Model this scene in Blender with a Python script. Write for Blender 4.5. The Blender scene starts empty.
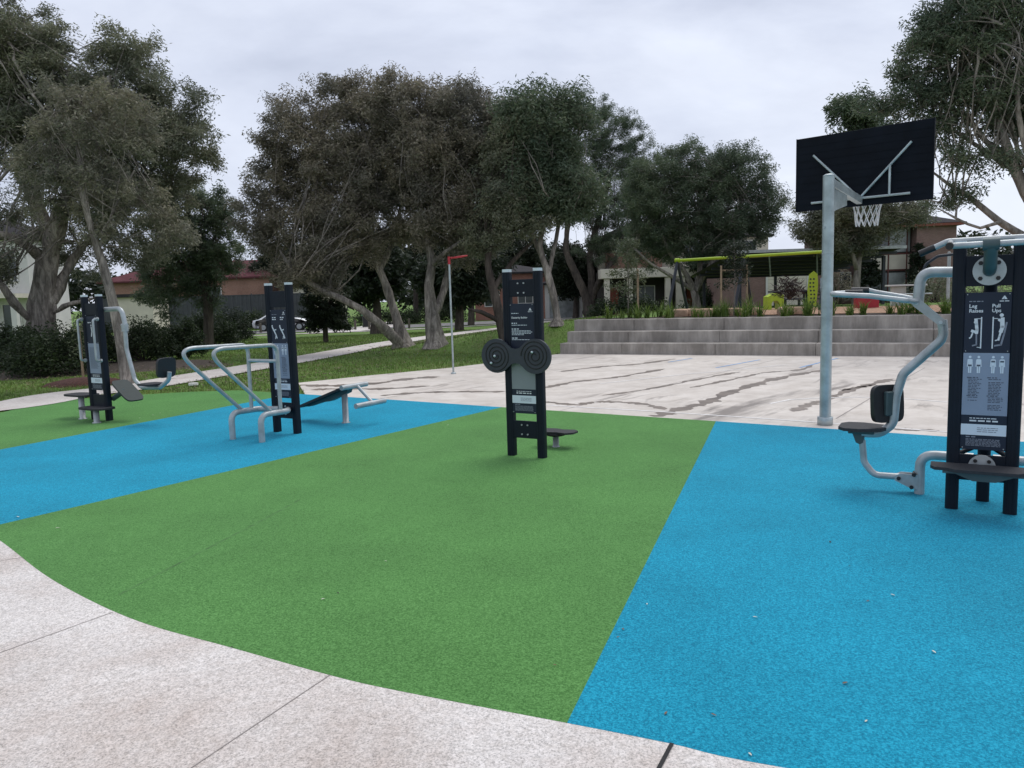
import bpy, math, random
import numpy as np
from mathutils import Vector, Matrix
random.seed(7); np.random.seed(7)
SC = bpy.context.scene
COL = SC.collection
PI = math.pi
R_ = math.radians

# ------------------------------------------------------------------ camera model
H = 1.7; F = 769.0; PITCH = R_(6.45); ROLL = R_(1.75)
fw = Vector((0, math.cos(PITCH), -math.sin(PITCH)))
u0 = Vector((0, math.sin(PITCH), math.cos(PITCH)))
ca, sa = math.cos(ROLL), math.sin(ROLL)
RV = Vector((1, 0, 0)) * ca - u0 * sa
UV = Vector((1, 0, 0)) * sa + u0 * ca
EYE = Vector((0, 0, H))
def ray(px, py): return fw + RV * ((px - 512) / F) + UV * ((384 - py) / F)
def gnd(px, py, z=0.0):
    d = ray(px, py); t = (z - H) / d.z
    return Vector((t * d.x, t * d.y, z))
def aty(px, py, Y):
    d = ray(px, py); t = Y / d.y
    return Vector((t * d.x, Y, H + t * d.z))
def hor(px): return 297.1 - 0.0306 * (px - 512)

# ------------------------------------------------------------------ terrain
AX, AY = 1.432, 22.473
SU = Vector((.886, -.463)); SN = Vector((.463, .886))
def st(x, y): 
    a, b = x - AX, y - AY
    return a * SU.x + b * SU.y, a * SN.x + b * SN.y
def stw(s, t, z=0.0): return Vector((AX + s * SU.x + t * SN.x, AY + s * SU.y + t * SN.y, z))
def sm(v, a, b):
    k = np.clip((np.asarray(v, float) - a) / (b - a), 0, 1)
    return k * k * (3 - 2 * k)
def tz(x, y):
    s, t = st(np.asarray(x, float), np.asarray(y, float))
    z = .93 * sm(s, -9, .5) * sm(t, .3, 2.2) * (1 - .45 * sm(t, 12, 42))
    z = z - .38 * sm(y, 24, 60) * (1 - sm(s, -22, -6))
    return z
def tzf(x, y): return float(tz(x, y))
def tg(px, py):
    d = ray(px, py); t = 4.0
    for _ in range(4000):
        p = EYE + d * t
        if p.z <= tzf(p.x, p.y): break
        t += .04 + t * .001
    return Vector((p.x, p.y, tzf(p.x, p.y)))

# ------------------------------------------------------------------ object helpers
def tag(o, label=None, cat=None, group=None, kind=None):
    if label: o['label'] = label
    if cat: o['category'] = cat
    if group: o['group'] = group
    if kind: o['kind'] = kind
    return o
def thing(name, label, cat, loc=(0, 0, 0), rz=0.0, group=None):
    o = bpy.data.objects.new(name, None); COL.objects.link(o)
    o.location = loc; o.rotation_euler = (0, 0, rz); o.empty_display_size = .1
    return tag(o, label, cat, group)
def link(name, me, parent=None):
    o = bpy.data.objects.new(name, me); COL.objects.link(o)
    if parent: o.parent = parent
    return o
def kids(o): return [c for c in bpy.data.objects if c.parent == o]
def copy_tree(o, parent=None):
    c = o.copy(); COL.objects.link(c)
    if parent: c.parent = parent
    for ch in kids(o): copy_tree(ch, c)
    return c

def fillet(pts, r, n=6):
    pts = [Vector(p) for p in pts]
    if len(pts) < 3 or r <= 0: return pts
    out = [pts[0]]
    for i in range(1, len(pts) - 1):
        a, b, c = pts[i - 1], pts[i], pts[i + 1]
        d1 = (a - b); d2 = (c - b); l1, l2 = d1.length, d2.length
        d1 /= l1; d2 /= l2
        ang = d1.angle(d2)
        if ang > 3.05: out.append(b); continue
        t = min(r / math.tan(ang / 2), l1 * .48, l2 * .48)
        p, q = b + d1 * t, b + d2 * t
        for k in range(n + 1):
            u = k / n
            out.append(p * (1 - u) ** 2 + b * 2 * u * (1 - u) + q * u * u)
    out.append(pts[-1])
    return out

class MB:
    def __init__(s): s.v = []; s.f = []; s.sm = []; s.cuts = []
    def cut(s): s.cuts.append((len(s.v), len(s.f))); return s
    def add(s, vs, fs, smooth=False):
        k = len(s.v); s.v += [tuple(v) for v in vs]
        for f in fs: s.f.append(tuple(i + k for i in f)); s.sm.append(smooth)
        return s
    def box(s, c, size, bev=0.0, mat=None):
        x, y, z = [d / 2 for d in size]; b = min(bev, x * .9, y * .9, z * .9)
        if b <= 0:
            vs = [(i * x, j * y, k * z) for i in (-1, 1) for j in (-1, 1) for k in (-1, 1)]
            fs = [(0, 1, 3, 2), (4, 6, 7, 5), (0, 4, 5, 1), (2, 3, 7, 6), (0, 2, 6, 4), (1, 5, 7, 3)]
        else:
            vs = []; idx = {}
            for i in (-1, 1):
                for j in (-1, 1):
                    for k in (-1, 1):
                        idx[(i, j, k)] = len(vs)
                        vs += [(i * x, j * (y - b), k * (z - b)), (i * (x - b), j * y, k * (z - b)), (i * (x - b), j * (y - b), k * z)]
            fs = []
            for ax in range(3):
                for sg in (-1, 1):
                    o1, o2 = [q for q in range(3) if q != ax]
                    q = []
                    for (p, r) in ((-1, -1), (1, -1), (1, 1), (-1, 1)):
                        key = [0, 0, 0]; key[ax] = sg; key[o1] = p; key[o2] = r
                        q.append(idx[tuple(key)] + ax)
                    fs.append(q if (sg > 0) == (ax != 1) else q[::-1])
            for a1, a2 in ((0, 1), (0, 2), (1, 2)):
                a3 = 3 - a1 - a2
                for p in (-1, 1):
                    for r in (-1, 1):
                        k1 = [0, 0, 0]; k1[a1] = p; k1[a2] = r; k1[a3] = -1
                        k2 = list(k1); k2[a3] = 1
                        A, B = idx[tuple(k1)], idx[tuple(k2)]
                        fs.append((A + a1, A + a2, B + a2, B + a1))
            for key, A in idx.items(): fs.append((A, A + 1, A + 2))
        M = mat if mat else Matrix.Identity(4)
        c = Vector(c)
        s.add([(M @ Vector(v)) + c for v in vs], fs); return s
    def tube(s, pts, r, n=12, fil=0.0, caps=True, flat=None):
        pts = fillet(pts, fil) if fil > 0 else [Vector(p) for p in pts]
        m = len(pts)
        rs = r if isinstance(r, (list, tuple)) else [r] * m
        if len(rs) != m: rs = [rs[0] + (rs[-1] - rs[0]) * i / (m - 1) for i in range(m)]
        tn = []
        for i in range(m):
            t = pts[min(i + 1, m - 1)] - pts[max(i - 1, 0)]
            tn.append(t.normalized() if t.length > 1e-9 else Vector((0, 0, 1)))
        a = Vector((0, 0, 1)) if abs(tn[0].z) < .9 else Vector((1, 0, 0))
        nv = tn[0].cross(a).normalized()
        vs = []
        for i in range(m):
            nv = (nv - tn[i] * nv.dot(tn[i])).normalized(); bv = tn[i].cross(nv)
            for k in range(n):
                th = 2 * PI * k / n
                vs.append(pts[i] + (nv * math.cos(th) + bv * math.sin(th)) * rs[i])
        fs = [(i * n + k, i * n + (k + 1) % n, (i + 1) * n + (k + 1) % n, (i + 1) * n + k) for i in range(m - 1) for k in range(n)]
        s.add(vs, fs, True)
        if caps:
            s.add([vs[k] for k in range(n)], [tuple(range(n))[::-1]])
            s.add([vs[(m - 1) * n + k] for k in range(n)], [tuple(range(n))])
        return s
    def prism(s, outline, h0, h1, axis='z', M=None):
        """outline 2D ccw; axis z: (x,y) extruded z; axis y: (x,z) extruded along y"""
        n = len(outline)
        def pt(p, h):
            v = Vector((p[0], p[1], h)) if axis == 'z' else (Vector((p[0], h, p[1])) if axis == 'y' else Vector((h, p[0], p[1])))
            return M @ v if M else v
        vs = [pt(p, h0) for p in outline] + [pt(p, h1) for p in outline]
        fs = [tuple(range(n))[::-1], tuple(range(n, 2 * n))] + [(i, (i + 1) % n, n + (i + 1) % n, n + i) for i in range(n)]
        s.add(vs, fs); return s
    def ribbon(s, pts, w, y, th=0.0015):
        """flat polyline on an x-z panel facing -y"""
        for (a, b) in zip(pts[:-1], pts[1:]):
            a = Vector(a); b = Vector(b); d = (b - a)
            if d.length < 1e-6: continue
            d.normalize(); nn = Vector((-d.y, d.x)) * w / 2
            a2, b2 = a - d * w * .3, b + d * w * .3
            s.add([(p.x, y, p.y) for p in (a2 - nn, b2 - nn, b2 + nn, a2 + nn)], [(0, 1, 2, 3)])
        return s
    def lathe(s, prof, c=(0, 0, 0), n=20, smooth=True):
        vs = []; m = len(prof)
        for (r, z) in prof:
            for k in range(n):
                a = 2 * PI * k / n
                vs.append((c[0] + r * math.cos(a), c[1] + r * math.sin(a), c[2] + z))
        fs = [(i * n + k, i * n + (k + 1) % n, (i + 1) * n + (k + 1) % n, (i + 1) * n + k) for i in range(m - 1) for k in range(n)]
        fs += [tuple(range(n))[::-1], tuple(range((m - 1) * n, m * n))]
        s.add(vs, fs, smooth); return s
    def text(s, body, size, x, y, z, align='LEFT', M=None, bold=0.0):
        cu = bpy.data.curves.new('t', 'FONT'); cu.body = body; cu.size = size; cu.align_x = align; cu.resolution_u = 2
        cu.offset = bold; cu.space_line = .95
        ob = bpy.data.objects.new('t', cu); COL.objects.link(ob)
        dg = bpy.context.evaluated_depsgraph_get(); dg.update()
        me = bpy.data.meshes.new_from_object(ob.evaluated_get(dg))
        vs = [(x + v.co.x, y, z + v.co.y) for v in me.vertices]
        if M: vs = [M @ Vector(v) for v in vs]
        s.add(vs, [tuple(p.vertices) for p in me.polygons])
        bpy.data.objects.remove(ob); bpy.data.curves.remove(cu); bpy.data.meshes.remove(me)
        return s
    def build_each(s, name, mat, parent=None):
        out = []; c = [(0, 0)] + s.cuts + [(len(s.v), len(s.f))]
        for (v0, f0), (v1, f1) in zip(c[:-1], c[1:]):
            if f1 <= f0: continue
            k = MB(); k.v = s.v[v0:v1]; k.f = [tuple(i - v0 for i in f) for f in s.f[f0:f1]]; k.sm = s.sm[f0:f1]
            out.append(k.build(name, mat, parent))
        return out
    def build(s, name, mat, parent=None):
        me = bpy.data.meshes.new(name); me.from_pydata(s.v, [], s.f)
        me.polygons.foreach_set('use_smooth', s.sm); me.materials.append(mat); me.update()
        return link(name, me, parent)
def quads_mesh(name, V, mat, parent=None, tri=False):
    """V: (n,k,3) array -> n faces of k verts"""
    n, k, _ = V.shape
    me = bpy.data.meshes.new(name)
    me.vertices.add(n * k); me.vertices.foreach_set('co', V.reshape(-1).astype(np.float32))
    me.loops.add(n * k); me.loops.foreach_set('vertex_index', np.arange(n * k, dtype=np.int32))
    me.polygons.add(n)
    me.polygons.foreach_set('loop_start', np.arange(0, n * k, k, dtype=np.int32))
    me.update(calc_edges=True); me.validate()
    me.materials.append(mat)
    return link(name, me, parent)

# ------------------------------------------------------------------ materials
def lin(r, g, b):
    f = lambda c: ((c / 255 + .055) / 1.055) ** 2.4 if c > 10 else c / 255 / 12.92
    return (f(r), f(g), f(b))
def nt(name):
    m = bpy.data.materials.new(name); m.use_nodes = True
    t = m.node_tree; bs = t.nodes['Principled BSDF']
    return m, t, bs
def nd(t, typ, **kw):
    n = t.nodes.new(typ)
    for k, v in kw.items():
        if k.startswith('i_'):
            key = k[2:]; key = int(key) if key.isdigit() else key.replace('_', ' ')
            n.inputs[key].default_value = v
        else: setattr(n, k, v)
    return n
def noise(t, vec, scale, detail=3, rough=.55, dist=0.0):
    n = nd(t, 'ShaderNodeTexNoise', i_Scale=scale, i_Detail=detail, i_Roughness=rough, i_Distortion=dist)
    if vec is not None: t.links.new(vec, n.inputs['Vector'])
    return n.outputs['Fac']
def ramp(t, fac, stops):
    r = nd(t, 'ShaderNodeValToRGB'); e = r.color_ramp.elements
    while len(e) < len(stops): e.new(.5)
    for el, (p, c) in zip(e, stops):
        el.position = p; el.color = (*c, 1) if len(c) == 3 else c
    t.links.new(fac, r.inputs['Fac']); return r.outputs['Color']
def mixc(t, fac, a, b, mode='MIX'):
    m = nd(t, 'ShaderNodeMix', data_type='RGBA', blend_type=mode)
    for s, v in ((m.inputs[0], fac), (m.inputs[6], a), (m.inputs[7], b)):
        if hasattr(v, 'links') or isinstance(v, bpy.types.NodeSocket): t.links.new(v, s)
        elif isinstance(v, (int, float)): s.default_value = v
        else: s.default_value = (*v, 1)
    return m.outputs[2]
def objvec(t, scale=(1, 1, 1), rot=(0, 0, 0)):
    tc = nd(t, 'ShaderNodeTexCoord'); mp = nd(t, 'ShaderNodeMapping')
    mp.inputs['Scale'].default_value = scale; mp.inputs['Rotation'].default_value = rot
    t.links.new(tc.outputs['Object'], mp.inputs['Vector']); return mp.outputs['Vector']
def bump(t, bs, h, strength=.3, dist=.01):
    b = nd(t, 'ShaderNodeBump', i_Strength=strength, i_Distance=dist)
    t.links.new(h, b.inputs['Height']); t.links.new(b.outputs['Normal'], bs.inputs['Normal'])
def g(c, k): return tuple(min(1, x * k) for x in c)
def MAT(name, col, rough=.6, metal=0.0, var=.15, scale=12, bmp=0.0, bscale=60, bdist=.004, spec=.5):
    m, t, bs = nt(name)
    v = objvec(t)
    c = ramp(t, noise(t, v, scale, 5), [(.3, g(col, 1 - var)), (.7, g(col, 1 + var))])
    t.links.new(c, bs.inputs['Base Color'])
    bs.inputs['Roughness'].default_value = rough; bs.inputs['Metallic'].default_value = metal
    bs.inputs['Specular IOR Level'].default_value = spec
    if bmp: bump(t, bs, noise(t, v, bscale, 4), bmp, bdist)
    return m
def leafmat(name, cols, trans=.32):
    m, t, bs = nt(name)
    gi = nd(t, 'ShaderNodeNewGeometry')
    n = len(cols)
    c = ramp(t, gi.outputs['Random Per Island'], [(i / max(1, n - 1), k) for i, k in enumerate(cols)])
    v = objvec(t)
    big = ramp(t, noise(t, v, .55, 3), [(.35, (.72, .74, .78)), (.65, (1.2, 1.12, 1.02))])
    c = mixc(t, 1.0, c, big, 'MULTIPLY')
    t.links.new(c, bs.inputs['Base Color']); bs.inputs['Roughness'].default_value = .55
    bs.inputs['Specular IOR Level'].default_value = .35
    tr = nd(t, 'ShaderNodeBsdfTranslucent'); t.links.new(c, tr.inputs['Color'])
    mx = nd(t, 'ShaderNodeMixShader', i_0=trans)
    t.links.new(bs.outputs[0], mx.inputs[1]); t.links.new(tr.outputs[0], mx.inputs[2])
    t.links.new(mx.outputs[0], t.nodes['Material Output'].inputs['Surface'])
    return m

def m_rubber(name, col, dark, light):
    m, t, bs = nt(name); v = objvec(t)
    n1 = noise(t, v, 105, 4, .8)
    gran = ramp(t, n1, [(.40, dark), (.5, col), (.60, light)])
    big = ramp(t, noise(t, v, .9, 5, .6), [(.3, (.86, .86, .86)), (.62, (1.05, 1.05, 1.05))])
    c = mixc(t, 1.0, gran, big, 'MULTIPLY')
    # worn, scuffed patches
    sc = ramp(t, noise(t, objvec(t, (.5, 1.4, 1), (0, 0, .5)), 1.1, 5, .6, .4), [(.66, (0, 0, 0)), (.78, (.45, .45, .45))])
    c = mixc(t, sc, c, g(col, .8))
    t.links.new(c, bs.inputs['Base Color']); bs.inputs['Roughness'].default_value = .85
    bs.inputs['Specular IOR Level'].default_value = .12
    bs.inputs['Sheen Weight'].default_value = .10; bs.inputs['Sheen Roughness'].default_value = .45; bs.inputs['Sheen Tint'].default_value = (*(.45 + .55 * c_ for c_ in g(light, 1.5)), 1)
    bump(t, bs, n1, .7, .007)
    return m
RUB_G = m_rubber('rubber_green', (.083, .222, .055), (.043, .14, .030), (.135, .32, .095))
RUB_B = m_rubber('rubber_blue', (.005, .258, .395), (.002, .155, .255), (.022, .38, .55))

def m_concrete(name, a, b, stain, spk=85, spn=.3):
    m, t, bs = nt(name); v = objvec(t)
    base = ramp(t, noise(t, v, .8, 6, .65), [(.3, a), (.7, b)])
    st_ = ramp(t, noise(t, objvec(t, (1, 1, 1), (0, 0, .7)), .55, 7, .7, .3), [(.45, (0, 0, 0)), (.64, (.62, .62, .62))])
    c = mixc(t, st_, base, stain)
    n1 = noise(t, v, spk, 4, .75)
    sp = ramp(t, n1, [(.3, (1 - spn,) * 3), (.5, (1, 1, 1)), (.72, (1 + spn * .6,) * 3)])
    c = mixc(t, 1.0, c, sp, 'MULTIPLY')
    n3 = noise(t, v, spk * .33, 3, .6)
    c = mixc(t, 1.0, c, ramp(t, n3, [(.32, (.86, .85, .84)), (.6, (1.04, 1.04, 1.05))]), 'MULTIPLY')
    t.links.new(c, bs.inputs['Base Color']); bs.inputs['Roughness'].default_value = .8
    bump(t, bs, n1, .25, .003)
    return m
CONC = m_concrete('path_concrete', (.57, .535, .50), (.69, .65, .61), (.40, .315, .26), 110, .65)
PATHC = m_concrete('back_path_concrete', (.54, .50, .46), (.64, .60, .555), (.42, .36, .32))

def m_court():
    m, t, bs = nt('court_concrete'); v = objvec(t)
    a = gnd(660, 418); b = gnd(830, 368); ang = math.atan2(b.y - a.y, b.x - a.x)
    base = ramp(t, noise(t, v, .7, 6, .65), [(.3, (.52, .475, .425)), (.7, (.66, .61, .55))])
    blot = ramp(t, noise(t, v, 2.2, 6, .7), [(.35, (.86, .84, .82)), (.6, (1.03, 1.03, 1.03))])
    c = mixc(t, 1.0, base, blot, 'MULTIPLY')
    vec = objvec(t, (1, 1, 1), (0, 0, -ang))
    vs2 = nd(t, 'ShaderNodeMapping'); vs2.inputs['Scale'].default_value = (.16, .95, 1)
    t.links.new(vec, vs2.inputs['Vector'])
    n = noise(t, vs2.outputs[0], 1.35, 5, .58, .55)
    # a ridge band: thin meandering wet seams along one level of the noise
    wet1 = ramp(t, n, [(.445, (0, 0, 0)), (.482, (.8, .8, .8)), (.486, (.8, .8, .8)), (.52, (0, 0, 0))])
    n2 = noise(t, vs2.outputs[0], .8, 6, .65, .5)
    wet2 = ramp(t, n2, [(.585, (0, 0, 0)), (.66, (1, 1, 1))])
    brk = ramp(t, noise(t, v, .45, 3), [(.52, (0, 0, 0)), (.64, (1, 1, 1))])
    wet1 = mixc(t, 1.0, wet1, brk, 'MULTIPLY')
    wet = mixc(t, 1.0, wet1, wet2, 'LIGHTEN')
    c = mixc(t, wet, c, (.25, .215, .185))
    t.links.new(c, bs.inputs['Base Color'])
    rr = ramp(t, wet, [(0, (.8,) * 3), (1, (.38,) * 3)])
    t.links.new(rr, bs.inputs['Roughness'])
    return m
COURT = m_court()

def m_steps():
    m, t, bs = nt('step_concrete')
    v = objvec(t)
    base = ramp(t, noise(t, v, 1.5, 6, .6), [(.3, (.245, .225, .20)), (.7, (.38, .348, .312))])
    drip = ramp(t, noise(t, objvec(t, (2.6, 2.6, .5)), 1.0, 6, .7), [(.4, (.72, .71, .70)), (.54, (1, 1, 1)), (.7, (1.3, 1.3, 1.3))])
    c = mixc(t, 1.0, base, drip, 'MULTIPLY')
    t.links.new(c, bs.inputs['Base Color']); bs.inputs['Roughness'].default_value = .8
    bump(t, bs, noise(t, v, 30, 4), .2, .004)
    return m
STEPM = m_steps()

def m_grass():
    m, t, bs = nt('lawn'); v = objvec(t)
    c = ramp(t, noise(t, v, .35, 6, .65), [(.3, (.095, .16, .036)), (.55, (.135, .23, .047)), (.72, (.21, .23, .10))])
    c = mixc(t, ramp(t, noise(t, v, .9, 6, .7, .4), [(.56, (0, 0, 0)), (.72, (.6, .6, .6))]), c, (.16, .13, .08))
    f = ramp(t, noise(t, v, 14, 5, .7), [(.3, (.55,) * 3), (.65, (1.25,) * 3)])
    c = mixc(t, 1.0, c, f, 'MULTIPLY')
    t.links.new(c, bs.inputs['Base Color']); bs.inputs['Roughness'].default_value = .9
    bs.inputs['Specular IOR Level'].default_value = .2
    bump(t, bs, noise(t, v, 25, 5, .7), .8, .05)
    return m
LAWN = m_grass()
BLADE = leafmat('grass_blade', [(.085, .165, .028), (.135, .235, .043), (.185, .265, .068), (.24, .24, .115)], .2)
MULCH = MAT('bark_mulch', (.05, .036, .028), .95, 0, .5, 25, .9, 30, .04)
LITTER = MAT('leaf_litter', (.085, .065, .048), .95, 0, .45, 9, .8, 22, .04)
REDMULCH = MAT('red_bark', (.075, .03, .022), .95, 0, .4, 20, .9, 30, .04)
CHIPS = MAT('wood_chips', (.33, .20, .125), .95, 0, .35, 14, .8, 25, .03)
ASPH = MAT('asphalt', (.17, .165, .16), .85, 0, .2, 4)
JOINT = MAT('joint_dark', (.27, .24, .225), .9, 0, .2, 10)
JOINTB = MAT('joint_black', (.02, .02, .02), .9)
NAVY = MAT('navy_powdercoat', (.006, .010, .018), .5, 0, .15, 8, spec=.22)
NAVY2 = MAT('navy_sign', (.013, .02, .038), .5, 0, .1, 5, spec=.3)
SIGNGREY = MAT('sign_grey', (.22, .27, .36), .5, 0, .06, 5)
SIGNGREY2 = MAT('sign_blank_grey', (.20, .23, .25), .5, 0, .06, 5)
SIGNW = MAT('sign_white', (.60, .68, .76), .5, 0, .04, 5)
SIGNTXT = MAT('sign_white_text', (.62, .66, .70), .5, 0, .02, 5)
SIGNFADE = MAT('sign_fade_text', (.20, .22, .27), .5, 0, .05, 5)
SIGNINK = MAT('sign_ink', (.06, .075, .11), .5, 0, .05, 5)
STEEL = MAT('silver_painted_steel', (.38, .41, .42), .42, .35, .18, 9, .08, 120, .001)
GALV = MAT('galvanised_steel', (.40, .45, .46), .42, .55, .28, 5, .1, 40)
CAPM = MAT('post_cap_silver', (.55, .62, .66), .35, .2, .05, 6)
BLACKP = MAT('black_plastic', (.012, .012, .014), .5, 0, .2, 20)
PLATE = MAT('charcoal_plate', (.022, .023, .027), .75, 0, .25, 40, .3, 90, .004)
TEALM = MAT('grey_green_bracket', (.055, .085, .09), .5, .2, .12, 8)
SPIRAL = MAT('charcoal_board', (.028, .034, .046), .55, 0, .12, 10)
BOARDB = MAT('board_back', (.006, .008, .013), .7, 0, .3, 3, spec=.12)
NETM = MAT('white_net', (.75, .73, .74), .8, 0, .08, 20)
REDP = MAT('red_paint', (.38, .02, .03), .5, 0, .1, 8)
ORANGE = MAT('rim_orange', (.5, .09, .02), .5)
LIME = MAT('lime_paint', (.36, .50, .025), .45, 0, .08, 5)
DARKST = MAT('dark_steel', (.02, .025, .035), .5, .1, .1, 6)
ROOFD = MAT('dark_roof', (.03, .026, .025), .6, 0, .2, 3)
SAND = MAT('sandstone', (.42, .28, .19), .9, 0, .2, 5, .4, 20, .02)
STAKE = MAT('pine_stake', (.30, .22, .14), .85, 0, .2, 10)
WOODG = MAT('weathered_timber', (.11, .095, .075), .9, 0, .3, 14)
def m_bark(name, a, b, d):
    m, t, bs = nt(name); v = objvec(t, (1, 1, .22))
    n = noise(t, v, 8, 8, .75, .8)
    c = ramp(t, n, [(.3, d), (.48, a), (.68, b)])
    pal = ramp(t, noise(t, objvec(t, (1, 1, .5)), 1.1, 4), [(.42, (.75,) * 3), (.62, (1.3, 1.27, 1.22))])
    c = mixc(t, 1.0, c, pal, 'MULTIPLY')
    t.links.new(c, bs.inputs['Base Color']); bs.inputs['Roughness'].default_value = .9
    bs.inputs['Specular IOR Level'].default_value = .2
    bump(t, bs, n, .7, .05)
    return m
BARK = m_bark('grey_gum_bark', (.20, .18, .16), (.44, .40, .36), (.06, .05, .045))
BARKD = m_bark('dark_bark', (.075, .062, .055), (.13, .11, .095), (.03, .025, .022))
BARKP = m_bark('pale_gum_bark', (.24, .22, .195), (.42, .385, .34), (.10, .08, .065))
L_BROWN = leafmat('leaf_brown', [(.15, .145, .108), (.22, .205, .16), (.29, .265, .21), (.16, .17, .118)])
L_MIX = leafmat('leaf_grey_olive', [(.135, .145, .10), (.195, .195, .142), (.255, .245, .185), (.15, .17, .115)])
L_OLIVE = leafmat('leaf_olive', [(.12, .142, .092), (.18, .20, .135), (.24, .245, .175), (.135, .17, .11)])
L_GREEN = leafmat('leaf_green', [(.07, .112, .07), (.105, .15, .09), (.15, .182, .118), (.09, .135, .09)])
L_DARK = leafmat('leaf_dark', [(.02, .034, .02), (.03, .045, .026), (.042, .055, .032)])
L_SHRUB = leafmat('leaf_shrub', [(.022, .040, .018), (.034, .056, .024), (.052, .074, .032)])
L_STRAP = leafmat('leaf_strap', [(.07, .13, .022), (.12, .20, .035), (.19, .26, .06)])
L_YOUNG = leafmat('leaf_young', [(.09, .12, .06), (.13, .16, .09), (.17, .19, .12)])
L_RED = leafmat('leaf_purple', [(.03, .018, .02), (.05, .03, .03), (.06, .05, .045)])
def m_brick(name, a, b, mort, sx=4.3):
    m, t, bs = nt(name)
    tc = nd(t, 'ShaderNodeTexCoord')
    sep = nd(t, 'ShaderNodeSeparateXYZ'); t.links.new(tc.outputs['Object'], sep.inputs[0])
    ad = nd(t, 'ShaderNodeMath', operation='ADD'); t.links.new(sep.outputs[0], ad.inputs[0]); t.links.new(sep.outputs[1], ad.inputs[1])
    cb = nd(t, 'ShaderNodeCombineXYZ'); t.links.new(ad.outputs[0], cb.inputs[0]); t.links.new(sep.outputs[2], cb.inputs[1])
    br = nd(t, 'ShaderNodeTexBrick', i_Scale=sx); t.links.new(cb.outputs[0], br.inputs['Vector'])
    br.inputs['Color1'].default_value = (*a, 1); br.inputs['Color2'].default_value = (*b, 1); br.inputs['Mortar'].default_value = (*mort, 1)
    br.inputs['Mortar Size'].default_value = .02
    v = objvec(t)
    c = mixc(t, 1.0, br.outputs['Color'], ramp(t, noise(t, v, .8, 5), [(.3, (.8,) * 3), (.7, (1.15,) * 3)]), 'MULTIPLY')
    t.links.new(c, bs.inputs['Base Color']); bs.inputs['Roughness'].default_value = .9
    return m
BRICKR = m_brick('red_brick', (.27, .10, .07), (.34, .14, .10), (.30, .25, .22))
BRICKO = m_brick('orange_brick', (.27, .13, .09), (.33, .17, .12), (.3, .25, .22))
BRICKB = m_brick('brown_brick', (.17, .095, .08), (.23, .13, .115), (.22, .19, .18))
def m_tile(name, col):
    m, t, bs = nt(name); v = objvec(t)
    w = nd(t, 'ShaderNodeTexWave', wave_type='BANDS', bands_direction='Z', i_Scale=5.0, i_Distortion=.4); t.links.new(v, w.inputs['Vector'])
    c = mixc(t, 1.0, ramp(t, noise(t, v, 1.2, 5), [(.3, g(col, .75)), (.7, g(col, 1.2))]), ramp(t, w.outputs['Fac'], [(0, (.7,) * 3), (.6, (1.05,) * 3)]), 'MULTIPLY')
    t.links.new(c, bs.inputs['Base Color']); bs.inputs['Roughness'].default_value = .9; bs.inputs['Specular IOR Level'].default_value = .12
    return m
TILER = m_tile('red_roof_tile', (.115, .042, .048))
TILED = m_tile('dark_roof_tile', (.045, .042, .045))
CREAM = MAT('cream_render', (.62, .57, .48), .85, 0, .1, 1.5)
WHITER = MAT('white_render', (.62, .61, .58), .85, 0, .08, 1.5)
RECESS = MAT('porch_shade_and_bay', (.035, .03, .028), .8)  # near-black stands in for porch shade; also colours the bay body
DOORR = MAT('red_door', (.20, .05, .03), .6, 0, .15, 5)
GLASS = MAT('dark_window_glass', (.05, .06, .07), .12, 0, .3, 2, spec=.8)
CURT = MAT('curtained_glass', (.27, .29, .29), .2, 0, .3, 2, spec=.7)
FENCE = MAT('grey_steel_fence', (.06, .065, .072), .6, .1, .15, 2)
CARP = MAT('silver_car_paint', (.62, .64, .66), .28, .25, .05, 5)
TYRE = MAT('tyre', (.012, .012, .012), .8)
TAILM = MAT('tail_lamp', (.35, .02, .02), .25)
WHITEP = MAT('white_line_paint', (.74, .72, .69), .75, 0, .15, 9)
BLUEP = MAT('blue_line_paint', (.20, .36, .60), .75, 0, .25, 9)
STAINM = MAT('wet_stain', (.20, .16, .13), .4, 0, .3, 2)

# ------------------------------------------------------------------ world + sun
W = bpy.data.worlds.new('World'); SC.world = W; W.use_nodes = True
t = W.node_tree; t.nodes.clear()
SUN_EL, SUN_AZ = R_(62), R_(35)          # azimuth measured from +Y towards +X
out = nd(t, 'ShaderNodeOutputWorld')
sky = nd(t, 'ShaderNodeTexSky'); sky.sky_type = 'NISHITA'; sky.sun_disc = False
sky.sun_elevation = SUN_EL; sky.sun_rotation = SUN_AZ
b1 = nd(t, 'ShaderNodeBackground', i_Strength=.08); t.links.new(sky.outputs[0], b1.inputs[0])
tc = nd(t, 'ShaderNodeTexCoord')
mp = nd(t, 'ShaderNodeMapping'); mp.inputs['Scale'].default_value = (1, 1, 3.0); mp.inputs['Rotation'].default_value = (.25, .15, .6)
t.links.new(tc.outputs['Generated'], mp.inputs['Vector'])
c1 = noise(t, mp.outputs[0], 1.5, 6, .55, .5)
cl = ramp(t, c1, [(.36, (.44, .48, .585)), (.5, (.55, .59, .695)), (.64, (.65, .69, .785))])
c2 = noise(t, mp.outputs[0], 4.5, 6, .6, .3)
cl = mixc(t, 1.0, cl, ramp(t, c2, [(.3, (.94, .94, .95)), (.7, (1.05, 1.05, 1.05))]), 'MULTIPLY')
b2 = nd(t, 'ShaderNodeBackground', i_Strength=1.0); t.links.new(cl, b2.inputs[0])
ms = nd(t, 'ShaderNodeMixShader', i_0=.93)
t.links.new(b1.outputs[0], ms.inputs[1]); t.links.new(b2.outputs[0], ms.inputs[2]); t.links.new(ms.outputs[0], out.inputs[0])
sl = bpy.data.lights.new('sun', 'SUN'); sl.energy = 1.45; sl.angle = R_(38); sl.color = (1, .97, .93)
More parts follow.
